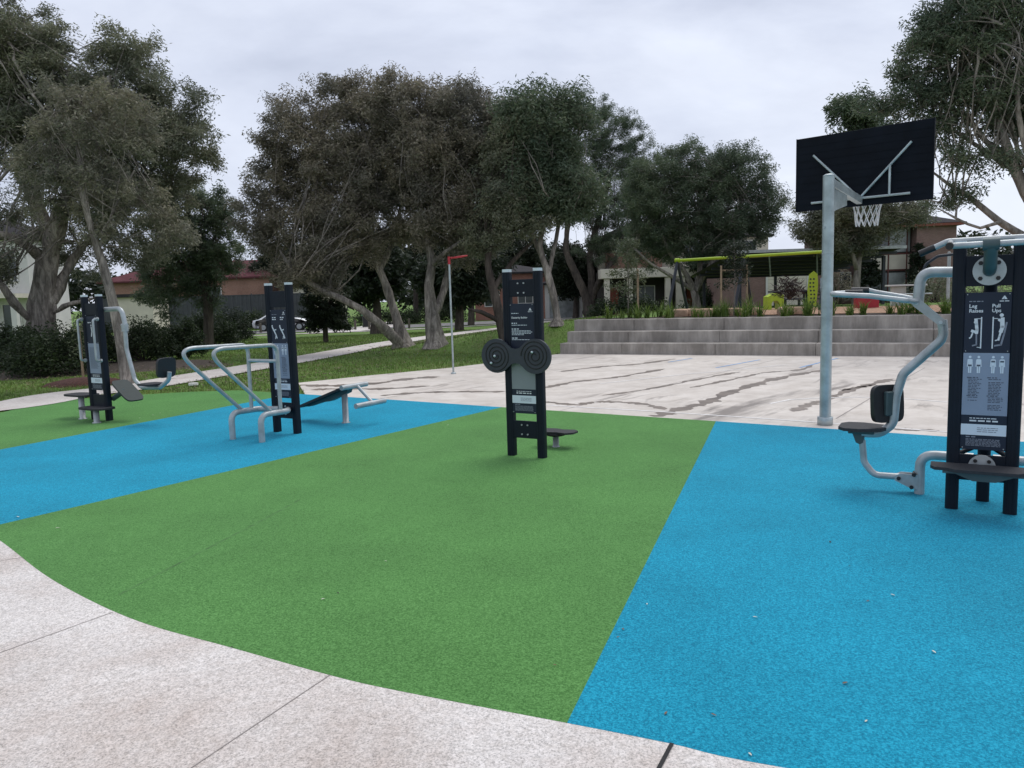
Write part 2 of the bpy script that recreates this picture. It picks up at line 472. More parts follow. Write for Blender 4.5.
so = bpy.data.objects.new('sun', sl); COL.objects.link(so)
sd = Vector((math.sin(SUN_AZ) * math.cos(SUN_EL), math.cos(SUN_AZ) * math.cos(SUN_EL), math.sin(SUN_EL)))
so.rotation_euler = sd.to_track_quat('Z', 'Y').to_euler(); so.location = (0, 0, 30)

cam = bpy.data.cameras.new('camera'); co = bpy.data.objects.new('camera', cam); COL.objects.link(co)
cam.sensor_width = 36; cam.lens = 36 * F / 1024; cam.clip_start = .05; cam.clip_end = 4000
m = Matrix((( RV.x, UV.x, -fw.x, 0), (RV.y, UV.y, -fw.y, 0), (RV.z, UV.z, -fw.z, H), (0, 0, 0, 1)))
co.matrix_world = m; SC.camera = co
SC.view_settings.view_transform = 'Standard'; SC.view_settings.look = 'None'
SC.view_settings.gamma = 1; SC.view_settings.use_curve_mapping = False; SC.view_settings.exposure = 0.42
SC.cycles.max_bounces = 6; SC.cycles.diffuse_bounces = 3; SC.cycles.glossy_bounces = 2; SC.cycles.transmission_bounces = 2

# ------------------------------------------------------------------ ground, paths, court
def struct(o): return tag(o, kind='structure')
xs = np.unique(np.concatenate([[-1500, -800, -400, -200, -120], np.arange(-90, -40, 3), np.arange(-40, 30, .6), np.arange(30, 90, 3), [120, 200, 400, 800, 1500]]))
ys = np.unique(np.concatenate([[-600, -200, -60, -20, -5], np.arange(0, 60, .6), np.arange(60, 120, 3), [160, 250, 400, 800, 1600]]))
GX, GY = np.meshgrid(xs, ys)
GZ = tz(GX, GY) - .012
me = bpy.data.meshes.new('lawn')
V = np.stack([GX, GY, GZ], -1).reshape(-1, 3); nx = len(xs); ny = len(ys)
me.from_pydata(V.tolist(), [], [(j * nx + i, j * nx + i + 1, (j + 1) * nx + i + 1, (j + 1) * nx + i) for j in range(ny - 1) for i in range(nx - 1)])
me.materials.append(LAWN); me.polygons.foreach_set('use_smooth', [True] * len(me.polygons))
struct(link('lawn', me))

def sheet(name, pts, z, mat):
    """flat polygon sheet, triangulated"""
    import bmesh
    bm = bmesh.new(); vs = [bm.verts.new((p[0], p[1], z)) for p in pts]
    f = bm.faces.new(vs); 
    if f.normal.z < 0 or True:
        bm.normal_update()
        if f.normal.z < 0: f.normal_flip()
    bmesh.ops.triangulate(bm, faces=[f])
    me = bpy.data.meshes.new(name); bm.to_mesh(me); bm.free(); me.materials.append(mat)
    return link(name, me)
def smooth_curve(P, n=8):
    P = [Vector((p[0], p[1])) for p in P]; out = []
    for i in range(len(P) - 1):
        p0, p1, p2, p3 = P[max(i - 1, 0)], P[i], P[i + 1], P[min(i + 2, len(P) - 1)]
        for k in range(n):
            u = k / n
            out.append(.5 * ((2 * p1) + (p2 - p0) * u + (2 * p0 - 5 * p1 + 4 * p2 - p3) * u * u + (3 * p1 - p0 - 3 * p2 + p3) * u ** 3))
    out.append(P[-1]); return out
def strip(name, center, width, mat, off=.004, drape=True, z=None):
    C = smooth_curve(center, 10); mb = MB(); n = 4
    vs = []
    for i, p in enumerate(C):
        d = (C[min(i + 1, len(C) - 1)] - C[max(i - 1, 0)]).normalized(); nn = Vector((-d.y, d.x))
        w = width[0] + (width[1] - width[0]) * i / (len(C) - 1) if isinstance(width, tuple) else width
        for k in range(n + 1):
            q = p + nn * w * (k / n - .5)
            vs.append((q.x, q.y, (tzf(q.x, q.y) + off) if drape else z))
    mb.add(vs, [(i * (n + 1) + k + 1, i * (n + 1) + k, (i + 1) * (n + 1) + k, (i + 1) * (n + 1) + k + 1) for i in range(len(C) - 1) for k in range(n)], True)
    return mb.build(name, mat)

# outline of the rubber (world), front edge from the photograph's curved path edge
front = [gnd(*p) for p in ((0, 541), (40, 572), (74, 592.5), (116, 613), (160, 629), (230, 648), (330, 676), (400, 692), (567, 724), (668, 744), (780, 768))]
front = smooth_curve([Vector((-9.0, 10.6)), Vector((-7.9, 9.25)), gnd(-110, 470).to_2d(), gnd(-45, 512).to_2d()] + [v.to_2d() for v in front] + [Vector((2.2, 2.15)), Vector((4.5, 1.55)), Vector((8, .9))], 6)
court_edge = [gnd(*p).to_2d() for p in ((305, 394.5), (400, 400.5), (500, 407.3), (716, 421.5), (940, 436.5))]
d = (court_edge[-1] - court_edge[-2]).normalized(); court_edge.append(court_edge[-1] + d * 7)
left = [gnd(*p).to_2d() for p in ((0, 413), (35, 405), (70, 399.5), (130, 395.5), (190, 392), (240, 390.5), (262, 392))]
left = [Vector((-9.3, 11.6))] + left
# boundaries
BG1 = (gnd(0, 450).to_2d(), gnd(275, 397.5).to_2d())          # green to blue, far left
BG2 = (gnd(0, 525).to_2d(), gnd(502, 407.4).to_2d())          # blue to green
BG3 = (gnd(567, 724).to_2d(), gnd(716, 421.5).to_2d())        # green to blue, right
def side(p, a, b): return (b.x - a.x) * (p.y - a.y) - (b.y - a.y) * (p.x - a.x)
def clip(poly, a, b, keep):
    out = []
    for i in range(len(poly)):
        p, q = poly[i], poly[(i + 1) % len(poly)]
        sp, sq = side(p, a, b) * keep, side(q, a, b) * keep
        if sp >= 0: out.append(p)
        if (sp >= 0) != (sq >= 0): out.append(p + (q - p) * (sp / (sp - sq)))
    return out
outline = front + [Vector((12, 1.2)), Vector((12, 3.6))] + court_edge[::-1] + left[::-1]
# far-left green, blue band, centre green, right blue
def dense(poly):  # clean tiny edges
    o = []
    for p in poly:
        if not o or (p - o[-1]).length > 1e-3: o.append(p)
    return o
pg1 = clip(outline, *BG1, 1); pb = clip(outline, *BG1, -1)
pb1 = clip(pb, *BG2, 1); pb = clip(pb, *BG2, -1)
pg2 = clip(pb, *BG3, 1); pb2 = clip(pb, *BG3, -1)
struct(sheet('green_rubber_path_side', dense(pg1), .0046, RUB_G)); struct(sheet('blue_rubber_band', dense(pb1), .0047, RUB_B))
struct(sheet('green_rubber', dense(pg2), .0046, RUB_G)); struct(sheet('blue_rubber', dense(pb2), .0047, RUB_B))
# foreground path: between rubber front curve and a far nearer edge, continuing left and away
pf = []
for i_, p in enumerate(front):
    d_ = (front[min(i_ + 1, len(front) - 1)] - front[max(i_ - 1, 0)]).normalized(); pf.append(p + Vector((-d_.y, d_.x)) * .05)
outer = [Vector((14, -3)), Vector((-3, -3)), Vector((-6, 0)), Vector((-9, 4)), Vector((-11, 8)), Vector((-11.6, 11.5)), Vector((-10.9, 13.0))]
inner_left = [Vector((-9.3, 11.6))]
struct(sheet('footpath', dense(inner_left + pf + [Vector((14, .9))] + outer), .004, CONC))
for k, (a, b, w, mt) in enumerate((((330, 676), (193, 768), .005, JOINT), ((113, 613), (-40, 668), .005, JOINT), ((24, 558), (-30, 566), .005, JOINT), ((672, 745), (660, 768), .016, JOINTB))):
    A, B = gnd(*a), gnd(*b); dd = (B - A).normalized(); nn = Vector((-dd.y, dd.x, 0)) * w / 2; B = B + dd * (.8 if k != 3 else 1.2)
    q = [A - nn, B - nn, B + nn, A + nn]
    struct(sheet('path_joint', q, .0085 if k == 3 else .0062, mt))
# court
cl_ = [gnd(*p).to_2d() for p in ((298, 383), (370, 375.5), (450, 368), (505, 361))]
court = court_edge[:] + [stw(16, -14).to_2d(), stw(22, -6).to_2d(), stw(22, .02).to_2d(), stw(0, .02).to_2d()] + cl_[::-1]
struct(sheet('court', dense(court), .004, COURT))
# court line paint, faded
def gline(name, pts, w, mat, z=.0075):
    P = [gnd(*p) if len(p) == 2 else Vector(p) for p in pts]; mb = MB()
    vs = []
    for i, p in enumerate(P):
        dd = (P[min(i + 1, len(P) - 1)] - P[max(i - 1, 0)]).normalized(); nn = Vector((-dd.y, dd.x, 0)) * w / 2
        vs += [(p + nn).to_tuple(), (p - nn).to_tuple()]
    vs = [(v[0], v[1], z) for v in vs]
    mb.add(vs, [(2 * i + 1, 2 * i, 2 * i + 2, 2 * i + 3)[::-1] for i in range(len(P) - 1)])
    return struct(mb.build(name, mat))
gline('court_line', [(540, 405.2), (660, 412), (800, 421.5), (838, 424.3), (948, 432.5)], .05, WHITEP)
gline('court_line', [(770, 404), (790, 400), (815, 398.5), (860, 397.5), (905, 399), (948, 402.5)], .05, WHITEP)
gline('court_line', [(600, 384), (690, 374), (740, 369.5), (786, 365)], .05, WHITEP)
gline('court_line', [(800, 367.8), (838, 358.4)], .06, BLUEP, .0078)
gline('court_line', [(716, 368), (760, 360)], .06, BLUEP, .0078)
gline('court_line', [(668, 362.5), (692, 358.6)], .06, BLUEP, .0078)
gline('court_joint', [(836, 419), (880, 393), (925, 368)], .012, JOINT)
# the larger wet seams
def stain(pts, w, seed):
    rnd = random.Random(seed); P = smooth_curve([gnd(*p).to_2d() for p in pts], 14); mb = MB(); vs = []
    n = len(P); ph = rnd.random() * 6
    for i, p in enumerate(P):
        dd = (P[min(i + 1, n - 1)] - P[max(i - 1, 0)]).normalized(); nn = Vector((-dd.y, dd.x))
        e = min(1, i / 3, (n - 1 - i) / 3)
        ww = w * (.25 + .75 * abs(math.sin(i * .31 + ph)) * rnd.uniform(.5, 1.2)) * e + .002
        o = nn * rnd.uniform(-.03, .03)
        a, b = p + nn * ww * rnd.uniform(.4, .6) + o, p - nn * ww * rnd.uniform(.4, .6) + o
        vs += [(a.x, a.y, .0068), (b.x, b.y, .0068)]
    mb.add(vs, [(2 * i, 2 * i + 1, 2 * i + 3, 2 * i + 2) for i in range(n - 1)])
    struct(mb.build('court_wet_stain', STAINM))
stain([(655, 417), (668, 413), (690, 407), (708, 402), (735, 391), (768, 381), (800, 374), (828, 370)], .30, 1)
stain([(793, 412), (804, 407), (812, 404), (822, 401), (845, 392), (870, 385), (893, 379)], .22, 2)
stain([(505, 392), (540, 389), (575, 382), (620, 377), (665, 369)], .22, 3)
stain([(545, 402), (575, 405), (600, 402), (640, 404), (665, 410)], .20, 4)
stain([(560, 372), (600, 367), (640, 364), (676, 359)], .25, 5)
stain([(380, 396), (420, 393), (460, 392), (505, 392)], .25, 6)
stain([(300, 385), (330, 386), (370, 384), (410, 379), (440, 377)], .45, 7)
stain([(690, 388), (730, 380), (765, 373), (800, 370), (812, 365)], .14, 8)
stain([(310, 390), (340, 389), (385, 389), (430, 386)], .35, 9)
stain([(880, 428), (905, 430), (940, 431)], .2, 10)
stain([(840, 391), (855, 388), (875, 385)], .12, 11)
stain([(600, 396), (650, 389), (700, 379), (740, 372)], .14, 12)

# rear path, road, beds
struct(strip('rear_path', [(-11.3, 12.0), gnd(2, 406.5), gnd(65, 395.5), gnd(130, 387.5), gnd(215, 373.5), tg(300, 359.5), tg(400, 341.5), tg(470, 332), tg(520, 326), tg(580, 317.5), tg(600, 315.5)], 1.5, PATHC, .012))
struct(strip('road', [(-75, 54), (-34, 56), (-14, 60), (2, 66), (20, 74), (60, 84)], 7.5, ASPH, .02))
struct(strip('street_footpath', [(-60, 47), (-30, 48.5), (-16, 51), (-2, 57), (12, 65)], 1.3, PATHC, .02))
struct(strip('driveway', [(-12.5, 52), (-11, 60), (-11, 68), (-12, 76)], (3.2, 3.4), PATHC, .03))
def blob(name, c, rx, ry, mat, off=.03, seed=0, h=0.0):
    rnd = random.Random(seed); mb = MB(); N = 40; K = 6
    vs = [(c[0], c[1], tzf(c[0], c[1]) + off + h)]
    ph = [rnd.uniform(0, 6) for _ in range(4)]
    for k in range(1, K + 1):
        for i in range(N):
            a = 2 * PI * i / N; rr = (1 + .1 * math.sin(3 * a + ph[0]) + .07 * math.sin(7 * a + ph[1])) * k / K
            x, y = c[0] + rx * rr * math.cos(a), c[1] + ry * rr * math.sin(a)
            vs.append((x, y, tzf(x, y) + off + h * (1 - (k / K) ** 2) - (.05 if k == K else 0)))
    fs = [(0, 1 + i, 1 + (i + 1) % N) for i in range(N)]
    for k in range(K - 1):
        b = 1 + k * N
        fs += [(b + i, b + N + i, b + N + (i + 1) % N, b + (i + 1) % N) for i in range(N)]
    mb.add(vs, fs, True); return mb.build(name, mat)
struct(blob('litter_bed', (-15.2, 22.6), 6.6, 3.7, LITTER, .03, 3))
p = gnd(80, 385); struct(blob('mulch_mound', (p.x, p.y + .2), .95, .6, REDMULCH, .02, 4, .14))

# ------------------------------------------------------------------ concrete seating steps
root = thing('concrete_steps', 'long grey concrete seating steps in three tiers with drip stains beyond the court', 'steps', (AX, AY, 0), math.atan2(SU.y, SU.x))
TR, RI = .55, .31
for k in range(3):
    mb = MB(); x = 0.0
    L = [1.9, 2.6, 2.5, 2.6, 2.5, 2.6, 2.6, 2.6, 2.6]
    for seg in L:
        y1 = TR * 3 + .02 if k < 2 else TR * 3 - .2
        y0 = TR * k
        mb.box((x + seg / 2, (y0 + y1) / 2, RI * (k + 1) / 2 - .02 + (.02 if k == 2 else 0)), (seg - .007, y1 - y0, RI * (k + 1) + .04), .012)
        x += seg
    mb.build('tier', STEPM, root)
Z3 = RI * 3
# garden bed & play-area surfaces behind the steps
def stsheet(name, s0, s1, t0, t1, z, mat, nz=.05, seed=1):
    mb = MB(); ns, n_t = int((s1 - s0) / .4), max(2, int((t1 - t0) / .3)); vs = []
    rnd = random.Random(seed)
    for i in range(ns + 1):
        for j in range(n_t + 1):
            e = 0 if i in (0, ns) or j in (0, n_t) else rnd.uniform(-nz, nz)
            p = stw(s0 + (s1 - s0) * i / ns, t0 + (t1 - t0) * j / n_t)
            vs.append((p.x, p.y, z + e))
    mb.add(vs, [(i * (n_t + 1) + j, (i + 1) * (n_t + 1) + j, (i + 1) * (n_t + 1) + j + 1, i * (n_t + 1) + j + 1) for i in range(ns) for j in range(n_t)], True)
    return struct(mb.build(name, mat))
stsheet('garden_bed', .1, 19, 1.45, 3.0, Z3 + .005, MULCH, .03)
stsheet('play_surface', 2.0, 19, 3.0, 11, Z3 + .03, CHIPS, .02, 3)

# ------------------------------------------------------------------ fitness towers
TA = R_(-30.5)
ux = Vector((math.cos(TA), math.sin(TA))); uy = Vector((-math.sin(TA), math.cos(TA)))
class Loc:
    def __init__(s, c): s.c = Vector(c[:2])
    def y(s, px, py, v):
        d = ray(px, py); t = (v + s.c.dot(uy)) / (d.x * uy.x + d.y * uy.y)
        w = Vector((t * d.x, t * d.y)) - s.c; return Vector((w.dot(ux), v, H + t * d.z))
    def x(s, px, py, v):
        d = ray(px, py); t = (v + s.c.dot(ux)) / (d.x * ux.x + d.y * ux.y)
        w = Vector((t * d.x, t * d.y)) - s.c; return Vector((v, w.dot(uy), H + t * d.z))
    def z(s, px, py, v):
        d = ray(px, py); t = (v - H) / d.z
        w = Vector((t * d.x, t * d.y)) - s.c; return Vector((w.dot(ux), w.dot(uy), v))
def oval_post(mb, x, y, z0, z1, rx=.045, ry=.047, n=24):
    o = []
    for k in range(n):
        a = 2 * PI * k / n; c, s_ = math.cos(a), math.sin(a); e = .55
        o.append((x + rx * math.copysign(abs(c) ** e, c), y + ry * math.copysign(abs(s_) ** e, s_)))
    mb.prism(o, z0, z1)
def post(root, x, y, h=1.965):
    mb = MB(); oval_post(mb, x, y, 0, h)
    for dx in (-.016, .016): mb.box((x + dx, y - .0475, h / 2), (.006, .004, h - .02))
    o = mb.build('post', NAVY, root)
    mb = MB(); oval_post(mb, x, y, h, h + .03, .043, .045); mb.build('cap', CAPM, o)
    return o
def bolts(mb, pts, y, r=.011):
    for (x, z) in pts:
        mb.prism([(x + r * math.cos(a * PI / 3), z + r * math.sin(a * PI / 3)) for a in range(6)], y, y - .012, 'y'); mb.cut()
def cross_panel(root, z0, z1, n='cross_panel', bx=True, y=-.02):
    mb = MB(); mb.box((0, y, (z0 + z1) / 2), (.296, .024, z1 - z0), .003)
    o = mb.build(n, NAVY, root)
    if bx:
        mb = MB(); zc = (z0 + z1) / 2; bolts(mb, [(dx, zc + dz) for dx in (-.035, .035) for dz in (-.05, .05)], y - .012, .009); mb.build_each('bolt', STEEL, o)
    return o
def plane(mb, x0, x1, z0, z1, y, th=.0): mb.add([(x0, y, z0), (x1, y, z0), (x1, y, z1), (x0, y, z1)], [(0, 1, 2, 3)])
def dashes(mb, x0, x1, z, h, y, rnd, wmin=.012, wmax=.035):
    x = x0
    while x < x1 - .006:
        w = min(rnd.uniform(wmin, wmax), x1 - x); plane(mb, x, x + w, z, z + h, y); x += w + h * .9
def disc(mb, cx, cz, r, y, n=14, sx=1): mb.add([(cx + sx * r * math.cos(2 * PI * k / n), y, cz + r * math.sin(2 * PI * k / n)) for k in range(n)], [tuple(range(n))])
def logo(mb, cx, cz, s, y):
    # white peak emblem: slanted triangle with a notch
    mb.add([(cx - .5 * s, y, cz), (cx - .15 * s, y, cz), (cx + .12 * s, y, cz + .55 * s), (cx, y, cz + .8 * s)], [(0, 1, 2, 3)])
    mb.add([(cx - .02 * s, y, cz), (cx + .55 * s, y, cz), (cx + .1 * s, y, cz + .78 * s), (cx + .02 * s, y, cz + .3 * s)], [(0, 1, 2, 3)])
def sign_common(root, rnd, grey=SIGNGREY, textgrey=True, zt=1.63, zm=1.19, zg=.73):
    """one printed board between the posts; fields are child meshes 2 mm proud"""
    y0 = -.034
    mb = MB(); mb.box((0, -.024, (zt + .47) / 2), (.29, .016, zt - .47), .002)
    bd = mb.build('sign_board', NAVY2, root)
    mb = MB(); plane(mb, -.143, .143, zg, zm, y0); mb.build('grey_field', grey, bd)
    mb = MB(); plane(mb, -.143, .143, .58, .662, y0); mb.build('white_field', SIGNW, bd)
    mb = MB(); bolts(mb, [(-.13, zt - .014), (.13, zt - .014), (-.13, zm + .014), (.13, zm + .014), (-.13, .486), (.13, .486)], -.032, .004); mb.build_each('screw', STEEL, bd)
    # address line, faint notice block
    mb = MB(); dashes(mb, -.09, .09, .704, .006, y0, rnd); dashes(mb, -.09, .09, .682, .011, y0, rnd, .02, .05)
    mb.build('address_line', SIGNTXT, bd)
    mb = MB(); 
    for k in range(3): dashes(mb, -.04, .09, .633 - k * .014, .005, y0 - .0015, rnd)
    mb.build('contact_line', SIGNFADE, bd)
    mb = MB(); dashes(mb, -.11, -.04, .562, .009, y0, rnd)
    for k in range(6): dashes(mb, -.11, .11, .547 - k * .0095, .005, y0, rnd, .008, .03)
    mb.build('notice', SIGNFADE, bd)
    return bd, y0
def figure(mb, pts_list, y, head=None, w=.012):
    for pts, ww in pts_list: mb.ribbon(pts, ww, y)
    if head: disc(mb, head[0], head[1], head[2], y)
def detailed_sign(root, titles, rnd, figs=0):
    bd, y0 = sign_common(root, rnd)
    mb = MB(); logo(mb, .098, 1.578, .034, y0); dashes(mb, .07, .128, 1.562, .006, y0, rnd)
    mb.build('emblem', SIGNTXT, bd)
    mb = MB(); dashes(mb, -.118, -.03, 1.562, .007, y0, rnd); mb.build('heading', SIGNFADE, bd)
    for tt, xx in zip(titles, (-.118, .025)): mb = MB(); mb.text(tt, .036, xx, y0, 1.520, bold=.0008); mb.build('title', SIGNTXT, bd)
    if figs == 0:   # leg raise and pull up
        mb = MB(); mb.ribbon([(-.037, 1.225), (-.037, 1.45)], .008, y0); mb.ribbon([(-.04, 1.44), (-.062, 1.44), (-.068, 1.43)], .005, y0 - .0004)
        mb.ribbon([(-.072, 1.435), (-.068, 1.40), (-.064, 1.36), (-.066, 1.335)], .021, y0 - .0008); mb.ribbon([(-.062, 1.34), (-.095, 1.352)], .018, y0 - .0012); mb.ribbon([(-.095, 1.352), (-.090, 1.335), (-.100, 1.305), (-.108, 1.298)], .010, y0 - .0016); disc(mb, -.074, 1.415, .011, y0 - .002)
        mb.ribbon([(-.06, 1.232), (-.037, 1.228)], .005, y0 - .0004)
        mb.build('pictogram', SIGNTXT, bd)
        mb = MB(); mb.ribbon([(.035, 1.225), (.035, 1.45)], .008, y0); mb.ribbon([(.038, 1.44), (.062, 1.44), (.07, 1.43)], .005, y0 - .0004)
        mb.ribbon([(.072, 1.43), (.086, 1.42), (.088, 1.38)], .018, y0 - .0008); mb.ribbon([(.092, 1.44), (.094, 1.38), (.084, 1.345)], .024, y0 - .0012); mb.ribbon([(.084, 1.345), (.077, 1.31), (.071, 1.285)], .014, y0 - .0016); mb.ribbon([(.071, 1.287), (.053, 1.281)], .008, y0 - .002); disc(mb, .086, 1.464, .013, y0 - .002)
        mb.build('pictogram', SIGNTXT, bd)
        mb = MB(); mb.ribbon([(-.066, 1.325), (-.064, 1.25), (-.088, 1.243)], .010, y0 + .0006); mb.build('pictogram_shadow', SIGNFADE, bd)
        mb = MB(); mb.ribbon([(.118, 1.41), (.105, 1.33), (.088, 1.25), (.05, 1.243)], .012, y0 + .0006); mb.build('pictogram_shadow', SIGNFADE, bd)
    else:
        for xo in (-.075, .065):
            mb = MB(); mb.ribbon([(xo - .045, 1.40), (xo - .02, 1.36), (xo + .015, 1.30), (xo + .03, 1.26)], .020, y0)
            mb.ribbon([(xo - .03, 1.36), (xo + .02, 1.37)], .014, y0 - .0004); mb.ribbon([(xo + .015, 1.30), (xo + .0, 1.25)], .01, y0 - .0008); disc(mb, xo - .046, 1.418, .012, y0 - .001)
            mb.build('pictogram', SIGNTXT, bd)
    for cx in (-.1, -.045, .045, .1):
        mb = MB(); yy = y0 - .0012
        mb.ribbon([(cx, 1.138), (cx, 1.105)], .022, yy); disc(mb, cx, 1.16, .009, yy)
        for dx in (-.007, .007): mb.ribbon([(cx + dx, 1.10), (cx + dx * .8, 1.045)], .009, yy - .0004)
        for dx in (-.016, .016): mb.ribbon([(cx + dx * .8, 1.14), (cx + dx, 1.09)], .006, yy - .0008)
        bdg = mb.build('body_diagram', SIGNW, bd)
        zz = 1.098 + (.03 if cx > 0 else 0); mb = MB(); mb.ribbon([(cx - .008, zz), (cx + .008, zz)], .012, yy - .0016); mb.build('muscle_mark', SIGNINK, bd)
    mb = MB()
    for x0, x1, n in ((-.115, -.02, 16), (.012, .115, 22)):
        z = 1.005
        for k in range(n):
            hd = k in (0, 12) ; xx = x1 - rnd.uniform(0, .03) if not hd else x0 + .07
            if rnd.random() < .9 or hd: dashes(mb, x0 + (0 if hd else .008), xx, z, .0075 if hd else .0055, y0 - .0012, rnd, .01, .03)
            z -= .0112
        mb.cut()
    mb.build_each('instructions', SIGNINK, bd)
    return bd
def hex_bolt_ring(root_o, c, y, rr, r=.012, n=4, ph=PI / 4, mat=BLACKP):
    mb = MB(); bolts(mb, [(c[0] + rr * math.cos(ph + k * 2 * PI / n), c[1] + rr * math.sin(ph + k * 2 * PI / n)) for k in range(n)], y, r); return mb.build_each('bolt', mat, root_o)
def superellipse(cx, cy, a, b, e=.6, n=32): 
    o = []
    for k in range(n):
        th = 2 * PI * k / n; c, s_ = math.cos(th), math.sin(th)
        o.append((cx + a * math.copysign(abs(c) ** e, c), cy + b * math.copysign(abs(s_) ** e, s_)))
    return o

# ---- right tower: leg raise / pull up + swinging seat
RC = (3.479, 5.612); L = Loc(RC)
root = thing('fitness_tower', 'navy fitness tower with overhead pull up bar and a low swing seat beside the hoop', 'exercise station', (*RC, 0), TA, 'navy outdoor fitness towers')
for s_ in (-1, 1): post(root, s_ * .187, 0, 1.975)
mb = MB(); oval_post(mb, .02, .32, 0, 1.80); mb.build('rear_post', NAVY, root)
cp = cross_panel(root, 1.675, 1.895, bx=False)
bp = cross_panel(root, .235, .43, bx=False)
mb = MB(); mb.tube([(-.19, .03, .40), (.02, .29, .47), (.19, .03, .40)], .02, 8); mb.build('brace', NAVY, root)
mb = MB(); mb.box((.02, .2, 1.76), (.06, .3, .05)); mb.build('top_brace', NAVY, root)
detailed_sign(root, ('Leg\nRaises', 'Pull\nUps'), random.Random(4))
# pull-up arm
mb = MB(); mb.prism([(.105 * math.cos(a * PI / 16), 1.785 + .105 * math.sin(a * PI / 16)) for a in range(32)], -.032, -.045, 'y')
fl = mb.build('flange', STEEL, root); hex_bolt_ring(fl, (0, 1.785), -.045, .078, .016)
mb = MB(); mb.tube([(0, -.045, 1.785), (0, -.16, 1.80), (0, -.26, 1.955)], .043, 16, .12)
mb.tube([(-.05, -.26, 1.965), (.05, -.26, 1.965)], .045, 14)
mb.build('pull_up_arm', TEALM, root)
mb = MB()
mb.tube([(-.24, -.26, 1.965), (-.05, -.26, 1.966)], .022, 12); mb.tube([(.05, -.26, 1.966), (.25, -.26, 1.968)], .022, 12)
mb.tube([(-.355, .05, 1.972), (-.27, .05, 2.012), (.0, .05, 2.014), (.6, .05, 2.014), (.7, .05, 1.97)], .022, 12, .08)
for xx in (-.25, .25): mb.tube([(xx, .05, 2.005), (xx, -.33, 1.966)], .02, 10)
pb_ = mb.build('pull_up_bar', STEEL, root)
for a, b in (((-.352, .05, 1.974), (-.455, .05, 1.930)), ((.695, .05, 1.972), (.8, .05, 1.928)), ((-.25, -.33, 1.966), (-.25, -.40, 1.957)), ((.25, -.33, 1.966), (.25, -.40, 1.957))):
    mb = MB(); mb.tube([a, b], .0255, 12); mb.build('grip', BLACKP, pb_)
# seat machine in plane y=.36
Y = .36
P = lambda px, py, v=Y: L.y(px, py, v)
mb = MB(); mb.tube([(0, Y, 1.79), P(951, 272), P(921, 272), P(918, 303)], .041, 16, .13)
ar = mb.build('upper_arm', STEEL, root)
mb = MB()
for dy in (-.05, .05):
    a, b = P(917, 303, Y + dy), P(941, 322, Y + dy); d_ = (b - a).normalized(); n_ = Vector((-d_.z, 0, d_.x))
    ol = []
    for k in range(9):
        th = PI / 2 + k * PI / 8; q = a + (d_ * math.cos(th) + n_ * math.sin(th)) * .035; ol.append((q.x, q.z))
    mid = (a + b) / 2 + n_ * -.012
    for k in range(9):
        th = -PI / 2 + k * PI / 8; q = b + (d_ * math.cos(th) + n_ * math.sin(th)) * .03; ol.append((q.x, q.z))
    mb.prism(ol, Y + dy - .006, Y + dy + .006, 'y'); mb.cut()
lk = mb.build_each('link_plate', STEEL, root)[0]
mb = MB()
for px, py in ((917, 303), (941, 322)):
    q = P(px, py); mb.tube([(q.x, Y - .075, q.z), (q.x, Y + .075, q.z)], .014, 10); mb.cut()
mb.build_each('pivot_pin', CAPM, lk)
for v, sg, dz, xe in ((.10, 1, -.012, -1.07), (.62, -1, .012, -.86)):
    yo = Y + (.05 if sg < 0 else -.05)
    mb = MB(); mb.tube([(-.475, yo, 1.57), (-.53, v, 1.585 + dz * .4), (-.8, v, 1.635 + dz), (xe, v, 1.655 + dz)] + ([(xe - .015, v + .10 * sg, 1.66 + dz), (xe + .09, v + .13 * sg, 1.662 + dz)] if sg > 0 else []), .021, 12, .05)
    hb = mb.build('handle_bar', STEEL, root)
    mb = MB(); mb.tube([(xe + .08, v + .13 * sg, 1.662 + dz), (xe + .21, v + .135 * sg, 1.66 + dz)] if sg > 0 else [(xe + .01, v, 1.654 + dz), (xe - .13, v, 1.656 + dz)], .026, 12); mb.build('grip', BLACKP, hb)
mb = MB(); mb.tube([P(942, 320), P(944, 338), P(903, 374), P(896, 396), P(893, 424), P(880, 433.5), P(862, 433)], .036, 16, .12)
sa_ = mb.build('seat_arm', STEEL, root)
# backrest pad, tilted along the arm
q = L.y(892, 403, Y); 
Mb = Matrix.Translation((-.672, Y, .735)) @ Matrix.Rotation(R_(-48), 4, 'Z') @ Matrix.Rotation(R_(-4), 4, 'Y')
mb = MB(); mb.prism(superellipse(0, 0, .14, .155, .4), -.024, .024, 'x', Mb); mb.build('backrest', BLACKP, root)
mb = MB(); mb.box((-.645, Y - .015, .74), (.05, .11, .20), .008, Matrix.Rotation(R_(-48), 4, 'Z')); mb.build('backrest_bracket', TEALM, root)
mb = MB(); mb.prism([(p_[0], p_[1]) for p_ in [(-1.03, Y - .10), (-.98, Y - .17), (-.86, Y - .18), (-.70, Y - .12), (-.66, Y), (-.70, Y + .12), (-.86, Y + .18), (-.98, Y + .17), (-1.03, Y + .10)]], .515, .54)
mb.build('seat', PLATE, root)
mb = MB(); mb.box((-.86, Y, .495), (.2, .12, .035), .006); mb.prism([(-.93, .48), (-.83, .48), (-.845, .40), (-.87, .385), (-.90, .40)], Y - .03, Y + .03, 'y'); mb.build('seat_bracket', TEALM, root)
mb = MB(); mb.tube([P(862, 440), P(864, 462), P(874, 475), P(905, 477)], .027, 14, .1); mb.build('lower_link', STEEL, root)
mb = MB()
for dy in (-.035, .035): mb.prism([(-.60, .145), (-.56, .165), (-.43, .165), (-.43, .045), (-.48, .05), (-.6, .105)][::-1], Y + dy - .005, Y + dy + .005, 'y'); mb.cut()
br_ = mb.build_each('pivot_bracket', STEEL, root)[0]
mb = MB(); 
